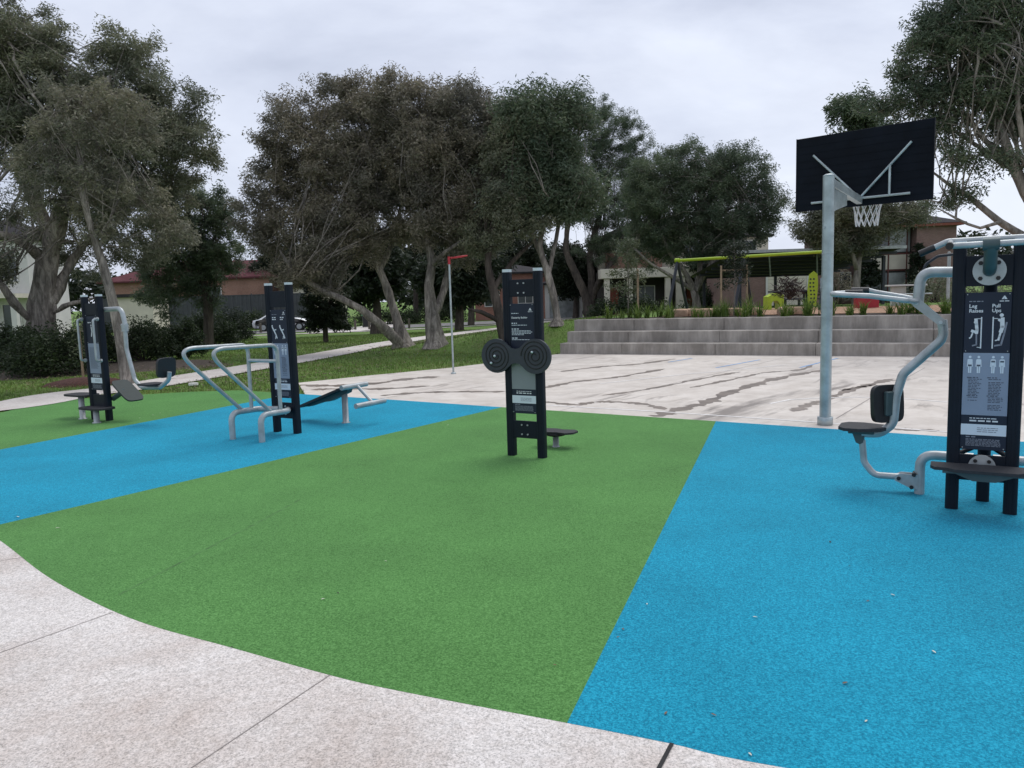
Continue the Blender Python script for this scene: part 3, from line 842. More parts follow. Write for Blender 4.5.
for x_, z_ in ((-.57, .125), (-.46, .165), (-.475, .06)): mb.tube([(x_, Y - .055, z_), (x_, Y + .055, z_)], .016, 8); mb.cut()
mb.build_each('bolt', BLACKP, br_)
mb = MB(); mb.tube([(-.42, Y, 0), (-.42, Y, .33), (-.05, Y, .33)], .038, 16, .11); mb.build('ground_arm', STEEL, root)
mb = MB(); mb.tube([(.44, Y, 0), (.44, Y, .33), (.08, Y, .33)], .038, 16, .11); mb.build('ground_arm', STEEL, root)
mb = MB(); mb.tube([P(921, 277, .5), P(926, 264, .5), P(938, 256, .5), P(956, 254, .5)], .011, 8, .06); mb.build('cable_guide', DARKST, root)
# step plate at the foot
mb = MB(); mb.prism([(-.33, -.10), (-.33, -.24), (-.30, -.30), (-.22, -.30), (-.17, -.345), (.21, -.345), (.26, -.30), (.36, -.30), (.36, -.10)], .352, .374)
mb.build('step_plate', PLATE, root)
mb = MB(); mb.prism([(-.25, -.30), (.27, -.30), (.20, -.06), (-.18, -.06)], .334, .350)
mb.prism([(-.2, .350), (.22, .350), (.08, .292), (-.06, .292)][::-1], -.31, -.3, 'y'); mb.build('plate_bracket', TEALM, root)
mb = MB(); mb.prism([(.088 * math.cos(a * PI / 16), .345 + .088 * math.sin(a * PI / 16)) for a in range(32)], -.032, -.045, 'y')
fl = mb.build('flange', STEEL, root); hex_bolt_ring(fl, (0, .345), -.045, .062, .014)

# ---- centre tower: spiral board
CC = (.140, 8.085); L = Loc(CC)
root = thing('fitness_tower', 'navy fitness tower carrying a charcoal board with two spiral grooves', 'exercise station', (*CC, 0), TA, 'navy outdoor fitness towers')
for s_ in (-1, 1): post(root, s_ * .184, 0, 1.96)
cross_panel(root, 1.70, 1.88); cross_panel(root, .205, .39)
rnd = random.Random(9)
bd, y0 = sign_common(root, rnd, SIGNGREY2, zm=1.05)
mb = MB(); logo(mb, .10, 1.555, .036, y0); dashes(mb, .075, .13, 1.54, .006, y0, rnd); mb.build('emblem', SIGNTXT, bd)
mb = MB(); mb.text('Dexterity Builder', .027, -.125, y0, 1.475, bold=.0006); mb.build('title', SIGNTXT, bd)
mb = MB(); dashes(mb, -.125, -.04, 1.525, .007, y0, rnd); 
for z, x1, b in ((1.42, -.06, 1), (1.402, .06, 0), (1.36, -.04, 1), (1.343, .1, 0), (1.33, .12, 0), (1.316, .11, 0), (1.302, .03, 0), (1.265, -.045, 1), (1.25, .09, 0)):
    dashes(mb, -.125, x1, z, .010 if b else .006, y0, rnd)
mb.build('instructions', SIGNW, bd)
mb = MB()
cz = 1.085; r = .182; dx = .232; XO = -.055
ol = []
for k in range(25):
    a = R_(40) + k * (2 * PI - R_(80)) / 24; ol.append((XO - dx + r * math.cos(a) * 1.02, cz + r * math.sin(a)))
for k in range(25):
    a = PI + R_(40) + k * (2 * PI - R_(80)) / 24; ol.append((XO + dx + r * math.cos(a) * 1.02, cz + r * math.sin(a)))
# soft waist
w1 = [(XO - .05, cz - .085), (XO, cz - .075), (XO + .05, cz - .085)]; w2 = [(XO + .05, cz + .085), (XO, cz + .075), (XO - .05, cz + .085)]
ol = ol[:25] + w1 + ol[25:] + w2
mb.prism(ol, -.075, -.10, 'y'); sb = mb.build('spiral_board', SPIRAL, root)
mb = MB()
for c, sg in ((XO - dx, -1), (XO + dx, 1)):
    pts = []
    for k in range(100):
        u = k / 99; a = sg * u * 3.4 * 2 * PI + .6; rr = .02 + .142 * u
        pts.append((c + rr * math.cos(a), -.1005, cz + rr * math.sin(a)))
    mb.tube(pts, .0062, 6); mb.cut()
mb.build_each('spiral_groove', JOINTB, sb)
mb = MB()
for x_, z_ in ((XO - dx - .055, cz - .075), (XO + dx - .02, cz + .045), (XO - dx - .01, cz + .0)):
    mb.lathe([(.001, -.014), (.012, -.008), (.014, 0), (.012, .008), (.001, .014)], (x_, -.118, z_), 12); mb.cut()
mb.build_each('knob', CAPM, sb)
mb = MB(); mb.box((-.185, -.063, cz), (.06, .026, .12)); mb.cut(); mb.box((.185, -.063, cz), (.06, .026, .12)); mb.build_each('board_bracket', NAVY, root)

# ---- balance plate
q = gnd(556, 447)
root = thing('balance_plate', 'low charcoal balance plate on a short silver post behind the spiral board tower', 'balance plate', q, TA)
mb = MB(); mb.lathe([(.045, 0), (.045, .01), (.034, .012), (.034, .15)], n=16); mb.build('post', STEEL, root)
mb = MB(); mb.lathe([(.10, .135), (.12, .145), (.12, .165), (.1, .17)], n=20); mb.build('hub', BLACKP, root)
mb = MB(); mb.prism([(-.21, -.03), (-.17, -.11), (-.05, -.13), (.06, -.10), (.18, -.13), (.25, -.06), (.25, .06), (.18, .13), (.06, .10), (-.05, .13), (-.17, .11), (-.21, .03)], .17, .19); mb.build('plate', PLATE, root)

# ---- middle tower: dip bars
MC = (-3.0, 10.09); L = Loc(MC)
root = thing('fitness_tower', 'navy fitness tower with a pair of silver looped dip bars and printed sign', 'exercise station', (*MC, 0), TA, 'navy outdoor fitness towers')
for s_ in (-1, 1): post(root, s_ * .185, 0, 1.945)
cross_panel(root, 1.66, 1.87, bx=False); cp = cross_panel(root, .2, .41, bx=False)
hex_bolt_ring(cp, (.03, .31), -.032, .05, .014, 4, 0, STEEL)
detailed_sign(root, ('Dip', 'Push'), random.Random(5), 1)
for k in kids(root):
    if k.name.startswith('sign_board'):
        for c in kids(k):
            if c.name.startswith('title'): bpy.data.objects.remove(c)
        rnd = random.Random(5); mb = MB(); [(dashes(mb, x_, x_ + .065, 1.52, .014, -.034, rnd), dashes(mb, x_, x_ + .065, 1.495, .014, -.034, rnd), mb.cut()) for x_ in (-.115, .03)]; mb.build_each('heading', SIGNTXT, k)
for xb, sg in ((.235, 1), (-.30, -1)):
    P = lambda px, py: L.x(px, py, xb)
    mb = MB(); mb.tube([(xb, -.64, 0), (xb, -.64, .345), (xb, -.2, .335), (xb * .35, -.04, .32)], .038, 16, .12)
    fr = mb.build('bar_foot', STEEL, root)
    mb = MB(); yb = -.40
    mb.tube(fillet([(xb, -.48, .37), (xb, -1.395, 1.212), (xb, -.305, 1.192), (xb, -.31, .35)], .12, 10), .0245, 14)
    mb.build('dip_bar', STEEL, root)
mb = MB(); mb.tube([(-.30, -.307, .985), (.235, -.307, .985)], .022, 12); mb.build('bar_stretcher', STEEL, root)

# ---- sit-up bench
q = gnd(346, 423)
root = thing('sit_up_bench', 'sloping charcoal sit up bench with silver foot rollers on a single post', 'exercise bench', q, TA)
mb = MB(); mb.lathe([(.06, 0), (.06, .012), (.043, .014), (.043, .45)], n=16); mb.build('post', STEEL, root)
a = Vector((-.80, 0, .19)); b = Vector((.17, 0, .53)); dd = (b - a).normalized(); nn = Vector((-dd.z, 0, dd.x))
Mx = Matrix((( dd.x, 0, nn.x, (a.x + b.x) / 2), (0, 1, 0, 0), (dd.z, 0, nn.z, (a.z + b.z) / 2), (0, 0, 0, 1))); Ln = (b - a).length
mb = MB(); mb.prism(superellipse(0, 0, Ln / 2, .15, .25), .0, .03, 'z', Mx); mb.build('backboard', PLATE, root)
mb = MB(); mb.prism([(-Ln / 2 + .06, -.001), (Ln / 2 - .05, -.001), (Ln / 2 - .1, -.06), (.05, -.075), (-.1, -.045), (-Ln / 2 + .15, -.03)][::-1], -.05, .05, 'y', Mx); mb.build('underframe', TEALM, root)
mb = MB(); mb.tube([(.19, -.26, .535), (.19, .26, .535)], .035, 14); mb.tube([(.20, .05, .53), (.46, .05, .31)], .024, 12); mb.cut(); mb.tube([(.47, -.30, .30), (.47, .30, .30)], .037, 14)
mb.build_each('foot_roller', STEEL, root)

# ---- left tower: swing seat, hand rails, steps
LC = (-6.36, 11.80); L = Loc(LC)
root = thing('fitness_tower', 'navy fitness tower with hanging swing seat on a bent silver arm and two grab rails', 'exercise station', (*LC, 0), TA, 'navy outdoor fitness towers')
for s_ in (-1, 1): post(root, s_ * .187, 0, 1.90)
cross_panel(root, 1.6, 1.80, bx=False); cross_panel(root, .2, .40, bx=False)
bd = sign_common(root, random.Random(6))[0]
mb = MB(); rnd = random.Random(2); logo(mb, .09, 1.56, .034, -.034); dashes(mb, -.1, -.02, 1.5, .016, -.034, rnd); mb.ribbon([(-.02, 1.44), (-.01, 1.37), (-.03, 1.30)], .022, -.034); mb.ribbon([(.04, 1.42), (.045, 1.34), (.02, 1.28)], .018, -.034); disc(mb, -.02, 1.465, .013, -.034); mb.build('pictogram', SIGNTXT, bd)
mb = MB()
for k in range(22): dashes(mb, -.11, .1 - rnd.uniform(0, .05), 1.12 - k * .015, .006, -.0355, rnd)
mb.build('instructions', SIGNINK, bd)
for s_ in (-1, 1):
    x = s_ * .2
    mb = MB(); mb.tube([(x, -.04, 1.56), (x, -.13, 1.56), (x, -.13, .93), (x, -.04, .93)], .017, 12, .07)
    for z in (1.56, .93): mb.tube([(x, -.05, z), (x, -.072, z)], .03, 12)
    mb.build('grab_rail', STEEL, root)
YL = .09
P = lambda px, py: L.y(px, py, YL)
mb = MB(); mb.tube([(.187, YL, 1.70), P(121.5, 308.5), P(125.5, 326)], .036, 14, .13); ar = mb.build('upper_arm', STEEL, root)
mb = MB(); q = P(125, 328); mb.tube([q + Vector((0, 0, -.05)), q + Vector((0, 0, .05))], .05, 14); mb.tube([q + Vector((-.06, 0, .04)), q + Vector((.05, 0, .04))], .03, 10); mb.build('swivel_joint', STEEL, root)
mb = MB(); mb.tube([q, P(126.5, 349), P(135, 380), P(142, 387.5), P(160, 387.5), P(169, 380), P(169.5, 372)], .031, 14, .14); mb.build('seat_arm', STEEL, root)
q = P(167, 369); Mb = Matrix.Translation(q + Vector((-.02, 0, .02))) @ Matrix.Rotation(R_(8), 4, 'Y')
mb = MB(); mb.prism(superellipse(0, 0, .15, .145, .45), -.02, .02, 'x', Mb); mb.build('backrest', BLACKP, root)
q = P(152, 384); mb = MB(); mb.prism(superellipse(q.x, YL, .18, .16, .5), q.z - .012, q.z + .012); mb.build('seat', PLATE, root)
a = P(115, 381); b = P(133, 401); d_ = (b - a).normalized(); n_ = Vector((d_.z, 0, -d_.x))
Mb = Matrix((( d_.x, 0, n_.x, (a.x + b.x) / 2), (0, 1, 0, YL + .06), (d_.z, 0, n_.z, (a.z + b.z) / 2), (0, 0, 0, 1)))
mb = MB(); mb.prism(superellipse(0, 0, (b - a).length / 2, .15, .4), -.012, .012, 'z', Mb); fp = mb.build('foot_plate', MAT('dark_green_plate', (.022, .034, .032), .7, 0, .15, 20), root)
mb = MB(); mb.prism(superellipse(-.02, 0, .15, .10, .5), .0125, .04, 'z', Mb); mb.tube([(.187, YL, .33), ((a.x + b.x) / 2, YL, (a.z + b.z) / 2)], .04, 10); mb.build('plate_bracket', TEALM, root)

# ---- two low step stools by the left tower
for k, (lx, ly, px, py, z, lab) in enumerate(((83, 419, 80, 394.5, .37, 'taller charcoal step plate on a silver post in front of the left tower'), (97, 423, 94, 406, .21, 'shorter charcoal step plate on a silver post beside the left tower'))):
    q = gnd(lx, ly)
    root = thing('step_stool', lab, 'step', q, TA, 'step plates by the left tower')
    mb = MB(); mb.lathe([(.065, 0), (.065, .01), (.043, .012), (.043, z - .015)], n=16); mb.build('post', STEEL, root)
    LL = Loc(q); c = LL.z(px, py, z)
    c.x = max(-.14, min(.14, c.x)); c.y = max(-.1, min(.1, c.y))
    mb = MB(); mb.prism(superellipse(c.x, c.y, .31, .17, .6), z - .015, z + .012); mb.build('plate', PLATE, root)

# ------------------------------------------------------------------ basketball hoop
HB = gnd(825, 425)
root = thing('basketball_hoop', 'tall galvanised basketball hoop with dark backboard seen from behind and white net', 'basketball hoop', HB, math.atan2(-.672, .739))
# local x along board to the right, y away from the camera side
mb = MB(); mb.tube([(0, 0, 0), (0, 0, 3.02)], .067, 24); mb.lathe([(.067, 3.02), (.066, 3.035), (.04, 3.05), (.001, 3.055)], n=24)
po = mb.build('pole', GALV, root)
mb = MB(); mb.lathe([(.0675, .0), (.092, .0), (.092, .10), (.088, .105), (.0675, .105)], n=24); mb.build('base_collar', GALV, po)
mb = MB(); mb.lathe([(.0672, 2.1), (.069, 2.1), (.069, 2.112), (.0672, 2.112)], n=24); mb.build('joint_ring', STEEL, po); mb = MB(); mb.tube([(-.02, -.064, 2.42), (-.02, -.075, 2.42)], .014, 10); mb.build('bolt', STEEL, po)
OV = 1.32; zb = 2.765; bh = .995; bw = 1.74; XB = -.055
mb = MB(); mb.box((XB, OV, zb + bh / 2), (bw, .03, bh), .004)
bb = mb.build('backboard', BOARDB, root)
mb = MB()
for zz in np.arange(.08, .95, .1): mb.box((XB, OV - .0165, zb + zz), (bw - .02, .003, .006))
for s_ in (-1, 1): mb.box((XB + s_ * (bw / 2 - .004), OV, zb + bh / 2), (.012, .04, bh + .004))
mb.build('board_rib', BOARDB, bb)
yb = OV - .05; J = Vector((XB, yb, zb + .10))
mb = MB()
mb.tube([J, (XB - .62, yb, zb + .74)], .016, 8); mb.tube([J, (XB + .62, yb, zb + .74)], .016, 8)
mb.tube([(XB - .64, yb, zb + .10), (XB + .62, yb, zb + .10)], .016, 8); mb.tube([(XB + .37, yb - .005, zb + .10), (XB + .37, yb - .005, zb + .48)], .016, 8)
mb.build('board_frame', GALV, root)
mb = MB(); a = Vector((0, .0, 2.96)); b = Vector((XB, yb, zb + .07)); d_ = (b - a); Lr = d_.length; d_.normalize()
Mr = Matrix.Rotation(math.atan2(-d_.x, d_.y), 4, 'Z') @ Matrix.Rotation(math.asin(d_.z), 4, 'X'); mb.box((a + b) / 2, (.075, Lr, .10), .006, Mr)
mb.prism([(.06, 2.90), (.06, 2.60), (.62, 2.72), (.62, 2.86)], -.006, .006, 'x'); mb.build('extension_arm', GALV, root)
rc = Vector((XB, OV + .015 + .02 + .225, 2.955)); 
mb = MB(); mb.tube([rc + Vector((.225 * math.cos(k * PI / 16), .225 * math.sin(k * PI / 16), 0)) for k in range(33)], .009, 8); mb.box((XB, OV + .03, 2.93), (.12, .05, .04)); rm = mb.build('rim', ORANGE, root)
mb = MB(); NS = 12
prof = lambda u: (.225 * (1 - u) ** 1.0 + .135 * u) - .018 * math.sin(u * PI)
for k in range(NS):
    for sg in (-1, 1):
        pts = []
        for j in range(13):
            u = j / 12; a = 2 * PI * k / NS + sg * u * 2 * PI / NS * 2.0; rr = prof(u) + .004 * sg
            pts.append(rc + Vector((rr * math.cos(a), rr * math.sin(a), -.44 * u)))
        mb.tube(pts, .0058, 5, caps=False)
mb.build('net', NETM, root)

# ------------------------------------------------------------------ netball goal
q = gnd(453.5, 374)
root = thing('netball_goal', 'slim silver goal post with a small red ring on the far court edge', 'goal post', q)
mb = MB(); mb.tube([(0, 0, 0), (0, 0, 2.62)], .022, 14); mb.lathe([(.06, 0), (.06, .03), (.04, .04)], n=14); mb.build('pole', GALV, root)
mb = MB(); mb.tube([(0, 0, 2.47), (0, 0, 2.64)], .030, 12); mb.build('sleeve', REDP, root)
mb = MB(); mb.tube([(.04, 0, 2.60), (.08, .0, 2.62)], .02, 8); mb.tube([(.24 + .17 * math.cos(k * PI / 12), .17 * math.sin(k * PI / 12), 2.63 + .02 * math.cos(k * PI / 12)) for k in range(25)], .012, 8); mb.build('ring', REDP, root)

# ------------------------------------------------------------------ trees
def leaves(centers, per, spread, size, rng, droop=.75, squash=.75, hollow=0):
    C = np.repeat(centers, per, 0); n = len(C)
    off = rng.normal(0, 1, (n, 3)); off /= np.linalg.norm(off, axis=1)[:, None]
    off = off * (rng.uniform(0, 1, n) ** .5)[:, None] * spread * 1.6 * np.array([1, 1, squash])
    P_ = C + off
    az = rng.uniform(0, 2 * PI, n); dz = -droop * .7 + rng.normal(0, .6, n)
    D = np.stack([np.cos(az), np.sin(az), dz], 1); D /= np.linalg.norm(D, axis=1)[:, None]
    Q = rng.normal(0, 1, (n, 3)); Nn = np.cross(D, Q); Nn /= (np.linalg.norm(Nn, axis=1)[:, None] + 1e-9)
    ln = size[0] * rng.uniform(.6, 1.3, n)[:, None]; w = size[1] * rng.uniform(.7, 1.3, n)[:, None]
    V = np.stack([P_, P_ + D * ln * .45 + Nn * w, P_ + D * ln, P_ + D * ln * .45 - Nn * w], 1)
    return V
DENS = 2.4
def tree(name, label, group, base, trunks, lobes, leafm, barkm, ncl=130, per=170, spread=.42, lsize=(.17, .02), seed=1, tipr=.011, rscale=1.0, droop=.75, shell=2.4, rough_bole=0.0):
    """base: Vector; trunks: list of [(dx,dy,dz,r),...]; lobes: list of (center Vector world, rx, ry, rz)"""
    rng = np.random.default_rng(seed); rnd = random.Random(seed)
    root = thing(name, label, 'tree', base, 0, group)
    pos = []; par = []; rmin = []
    for tr in trunks:
        prev = -1
        P3 = [Vector(q[:3]) for q in tr]; rr = [q[3] for q in tr]
        start = Vector(tr[0][:3])
        if pos and start.length > .3:   # branch of an existing trunk
            prev = min(range(len(pos)), key=lambda i: (pos[i] - start).length)
        pts = []
        for i in range(len(P3) - 1):
            n = max(1, int((P3[i + 1] - P3[i]).length / .35))
            p0, p3 = P3[max(i - 1, 0)], P3[min(i + 2, len(P3) - 1)]
            for k in range(n):
                u = k / n; p1, p2 = P3[i], P3[i + 1]
                v = .5 * ((2 * p1) + (p2 - p0) * u + (2 * p0 - 5 * p1 + 4 * p2 - p3) * u * u + (3 * p1 - p0 - 3 * p2 + p3) * u ** 3)
                pts.append((v, rr[i] + (rr[i + 1] - rr[i]) * u))
        pts.append((P3[-1], rr[-1]))
        for v, r in pts:
            pos.append(v); par.append(prev); rmin.append(r); prev = len(pos) - 1
    nt_ = len(pos)
    # clusters
    vol = np.array([l[1] * l[2] * l[3] for l in lobes]); vol = vol ** .8; vol /= vol.sum()
    cl = []
    tries = 0; mind = (sum(l[1] * l[2] * l[3] for l in lobes) * 4.19 / ncl) ** (1 / 3) * .5
    while len(cl) < ncl and tries < ncl * 40:
        tries += 1
        l = lobes[rng.choice(len(lobes), p=vol)]
        d = rng.normal(0, 1, 3); d /= np.linalg.norm(d); r = rng.uniform() ** (1 / shell)
        c = np.array(l[0]) - np.array(base) + d * r * np.array(l[1:4])
        if c[2] < .5: continue
        if any((c[0] - e[0]) ** 2 + (c[1] - e[1]) ** 2 + (c[2] - e[2]) ** 2 < mind * mind for e in cl): continue
        cl.append(c)
    top = np.array([p for p in pos[nt_ // 3:nt_]])
    cl.sort(key=lambda c: np.min(np.linalg.norm(top - c, axis=1)))
    tips = []; lpos = []; twg = []
    PA = np.array([tuple(p) for p in pos])
    for c in cl:
        d = np.linalg.norm(PA - c, axis=1) + .7 * np.maximum(0, PA[:, 2] - c[2] + .2) + np.where(PA[:, 2] < 1.2, 3, 0)
        j = int(np.argmin(d)); a = pos[j]; cv = Vector(c); dl = (cv - a).length
        pd = (a - pos[par[j]]).normalized() if par[j] >= 0 else Vector((0, 0, 1))
        ctl = a + pd * dl * .2 + (cv - a) * .25 + Vector((rnd.uniform(-.12, .12), rnd.uniform(-.12, .12), .10)) * dl
        n = max(2, int(dl / .45)); prev = j; new = []
        for k in range(1, n + 1):
            u = k / n; v = a * (1 - u) ** 2 + ctl * 2 * u * (1 - u) + cv * u * u
            if k < n: v = v + Vector((rnd.uniform(-1, 1), rnd.uniform(-1, 1), rnd.uniform(-1, 1))) * .05 * min(1, dl)
            pos.append(v); par.append(prev); rmin.append(0); prev = len(pos) - 1; new.append(tuple(v))
            if k > n * .55: lpos.append(tuple(v))
        tips.append(prev); PA = np.vstack([PA, np.array(new)])
        # twigs around the cluster
        for _ in range(6):
            q = Vector((rnd.gauss(0, 1), rnd.gauss(0, 1), rnd.gauss(0, .75))); q.normalize()
            e_ = cv + Vector((q.x, q.y, q.z * .8 + .12)) * spread * rnd.uniform(.45, 1.3)
            pos.append(e_); par.append(prev); rmin.append(-1); twg.append(tuple(e_)); twg.append(tuple(cv.lerp(e_, .62)))
    N = len(pos); e = 2.25
    acc = [0.0] * N
    for i in range(N - 1, -1, -1):
        r = acc[i] if acc[i] > 0 else (tipr * .6) ** e
        acc[i] = r
        if par[i] >= 0: acc[par[i]] += r
    rad = [max(rscale * acc[i] ** (1 / e), rmin[i] if rmin[i] > 0 else 0) for i in range(N)]
    for i in range(nt_): rad[i] = max(rmin[i], min(rad[i], rmin[i] * 1.15))
    for i in range(nt_, N): rad[i] = min(rad[i], rad[par[i]] * .92)
    ch = [[] for _ in range(N)]
    for i in range(N):
        if par[i] >= 0: ch[par[i]].append(i)
    mb = MB(); heads = [i for i in range(N) if par[i] < 0]; FL = .16 * max(rmin[:nt_])
    stack = [(h, None) for h in heads]
    while stack:
        i, pr = stack.pop()
        chain = [] if pr is None else [pr]
        cur = i
        while True:
            chain.append(cur)
            if not ch[cur]: break
            nxt = max(ch[cur], key=lambda k: (k < nt_ and cur < nt_, rad[k]))
            for k in ch[cur]:
                if k != nxt: stack.append((k, cur))
            cur = nxt
        P_ = [pos[k] for k in chain]; rr = [rad[k] for k in chain]
        if pr is not None and len(rr) > 1: rr[0] = min(rr[0], rr[1] * 1.25)
        rr[-1] = max(.003, rr[-1] * .6)
        big = max(rr)
        if len(P_) > 1: mb.tube(P_, rr, 22 if big > .3 else 14 if big > .12 else (7 if big > .04 else 4), caps=False)
    # fluted, knotty bark on the thick wood
    from mathutils import noise as MN
    nv = []
    for v in mb.v:
        h_ = MN.noise(Vector((v[0] * 3.1 + seed, v[1] * 3.1, v[2] * .55))) + .5 * MN.noise(Vector((v[0] * 7 + seed, v[1] * 7, v[2] * 1.3)))
        nv.append((v[0] + h_ * FL, v[1] + h_ * FL * .8, v[2]))
    mb.v = nv
    # flared foot
    if rough_bole:
        nv = []
        for v in mb.v:
            a = math.atan2(v[1], v[0]); k = max(0, 1 - v[2] / 1.4)
            f = 1 + rough_bole * k * (.6 + .4 * math.sin(5 * a + seed)); nv.append((v[0] * f, v[1] * f, v[2]) if v[2] < 1.4 and abs(v[0]) < 1.2 and abs(v[1]) < 1.2 else v)
        mb.v = nv
    mb.build('trunk', barkm, root)
    V = leaves(np.array(twg), max(6, int(per * DENS / 12)), spread * .33, lsize, rng, droop, 1.0)
    if lpos: V = np.concatenate([V, leaves(np.array(lpos), max(4, per // 14), spread * .5, lsize, rng, droop)])
    quads_mesh('crown', V, leafm, root)
    return root
def px_lobes(base, Y, L_):
    """outline of the crown read off the photograph: (px,py,rx_px,ry_px[,dy,depth])"""
    out = []
    for l in L_:
        yy = Y + (l[4] if len(l) > 4 else 0); c = aty(l[0], l[1], yy); k = yy / F
        dep = l[5] if len(l) > 5 else (l[2] + l[3]) / 2 * k * .85
        out.append((c, l[2] * k, dep, l[3] * k))
    return out
def px_trunk(base, Y, pts):
    """pts: (px,py,r_px[,dy])"""
    o = []
    for q in pts:
        yy = Y + (q[3] if len(q) > 3 else 0); v = aty(q[0], q[1], yy) - base; o.append((v.x, v.y, v.z, q[2] * yy / F))
    return o
def base_at(px, Y, up=0):
    v = aty(px, hor(px), Y); return Vector((v.x, Y, tzf(v.x, Y) + up))
GUM = 'gum trees on the park lawn'
# big old gum at the left
Y = 24.0; B = base_at(42, Y)
T = [[(0, 0, -.1, .75)] + px_trunk(B, Y, [(42, 350, 16), (42, 320, 13), (45, 275, 10), (50, 240, 8), (38, 205, 5.5), (22, 165, 6), (12, 110, 4.5), (8, 50, 3)]),
     px_trunk(B, Y, [(46, 262, 8), (62, 215, 7.5, -.3), (75, 170, 5.5, -.5), (95, 120, 4, -.7), (110, 75, 2.5, -.8)]),
     px_trunk(B, Y, [(52, 300, 6), (64, 272, 4.6, .5), (82, 246, 3.2, .8), (120, 205, 2.4, 1), (160, 160, 1.6, 1.2)]),
     px_trunk(B, Y, [(38, 255, 5), (15, 238, 4.5, -.8), (-20, 232, 3.5, -1.3)]),
     px_trunk(B, Y, [(36, 325, 4), (15, 305, 3.2, -.8), (2, 285, 2.6, -1), (-15, 275, 2, -1)]),
     px_trunk(B, Y, [(55, 312, 3), (75, 303, 2.2, -.6), (95, 298, 1.6, -.8)])]
tree('gum_tree', 'huge old spreading gum with thick grey trunk behind the left shrubs', GUM, B, T,
     px_lobes(B, Y, [(15, 40, 50, 48), (-50, 60, 60, 70), (60, 100, 55, 42), (125, 62, 42, 30, .5), (160, 105, 42, 42, .5), (100, 150, 60, 45, -.8), (30, 150, 60, 35, -.5), (180, 150, 38, 42, .7), (-60, 190, 55, 50), (150, 200, 45, 36, 1), (205, 130, 18, 20, .5), (-20, 270, 28, 25, -1.2), (90, 210, 35, 25, -.5), (85, 258, 34, 18, 1.5), (130, 250, 34, 20, 1.5), (60, 235, 26, 18, 1.0), (15, 205, 30, 18, 1)]),
     L_OLIVE, BARK, 360, 250, .48, (.125, .0165), 11, rscale=1.0, rough_bole=.35)
# slender leaning gum by the path
Y = 17.6; B = gnd(128, 384); Y = B.y
T = [[(0, 0, -.1, .17)] + px_trunk(B, Y, [(127, 380, 6.5), (122, 350, 5.5), (114, 310, 4.6), (104, 270, 4), (93, 235, 3.4), (84, 200, 2.6), (80, 160, 1.9), (66, 110, 1.2)]),
     px_trunk(B, Y, [(88, 215, 1.8), (70, 165, 1.4, .3), (55, 130, 1, .5)]), px_trunk(B, Y, [(98, 250, 1.8), (112, 215, 1.4, .2), (135, 170, 1, .4)])]
tree('gum_tree', 'slender gum with leaning pale trunk beside the path behind the left tower', GUM, B, T,
     px_lobes(B, Y, [(62, 120, 40, 40, .3), (110, 130, 45, 42, .3), (85, 185, 50, 30, .2), (140, 190, 35, 38, .4), (40, 185, 32, 36, .2), (170, 225, 26, 26, .4), (118, 245, 30, 22, .2)]),
     L_MIX, BARK, 80, 120, .31, (.105, .014), 12, tipr=.006)
# dark green tree behind
Y = 31; B = base_at(205, Y)
tree('gum_tree', 'dark dense tree in front of the grey steel fence', GUM, B, [[(0, 0, 0, .22), (.1, 0, 2, .18), (-.3, 0, 4, .13), (-.4, 0, 6, .06)]],
     px_lobes(B, Y, [(180, 215, 40, 40), (205, 255, 30, 40), (170, 275, 32, 30), (215, 210, 20, 25), (195, 296, 24, 20), (160, 300, 20, 18), (222, 258, 18, 14), (170, 262, 30, 18)]), L_GREEN, BARKD, 110, 190, .45, (.15, .018), 13)
# twin central gums
Y = 29.5; B = tg(405, 346); Y = B.y
T = [[(0, 0, -.1, .36)] + px_trunk(B, Y, [(404, 343, 7), (398, 322, 5), (388, 292, 4.2), (376, 262, 3.5), (364, 230, 2.8), (352, 190, 2.6), (345, 150, 1.8)]),
     [(-.2, -.1, -.1, .2)] + px_trunk(B, Y, [(400, 342, 5, -.2), (380, 322, 3.8, -.8), (352, 304, 3.2, -1.3), (322, 290, 2.5, -1.6), (295, 272, 1.9, -1.8), (280, 250, 1.3, -2)]),
     px_trunk(B, Y, [(380, 272, 2.6), (395, 235, 2.2, .4), (405, 190, 1.6, .6)])]
tree('gum_tree', 'broad brownish gum forking low into two leaning trunks on the lawn', GUM, B, T,
     px_lobes(B, Y, [(300, 130, 40, 34), (350, 105, 40, 26), (290, 185, 42, 36), (350, 170, 55, 45, -.5), (270, 225, 32, 30, -1), (325, 235, 50, 34, -1), (385, 140, 38, 40), (300, 275, 40, 20, -1.5), (375, 225, 34, 34, -.5), (265, 180, 14, 22)]),
     L_BROWN, BARK, 280, 225, .48, (.125, .016), 14, rough_bole=.3)
Y = 28.5; B = tg(436, 346); Y = B.y
T = [[(0, 0, -.1, .40)] + px_trunk(B, Y, [(436, 340, 8), (432, 312, 6), (429, 285, 4), (432, 262, 3.3), (425, 230, 2.8), (418, 190, 2.8), (420, 140, 2)]),
     px_trunk(B, Y, [(434, 316, 4.5), (443, 292, 3.4, .3), (449, 270, 2.8, .5), (456, 225, 2.4, .7), (474, 180, 2.4, .9), (486, 140, 1.6, 1)]),
     px_trunk(B, Y, [(432, 266, 2.6), (446, 252, 2.2, -.5), (460, 242, 1.6, -.8)])]
tree('gum_tree', 'tall brownish gum with pale forked trunk behind the goal post', GUM, B, T,
     px_lobes(B, Y, [(400, 105, 38, 26), (450, 105, 40, 26), (435, 160, 50, 45), (480, 150, 34, 44), (490, 205, 36, 40), (445, 215, 44, 36), (405, 195, 30, 40, 1), (500, 120, 18, 24), (470, 250, 30, 16)]),
     L_BROWN, BARK, 270, 225, .48, (.125, .016), 15, rough_bole=.3)
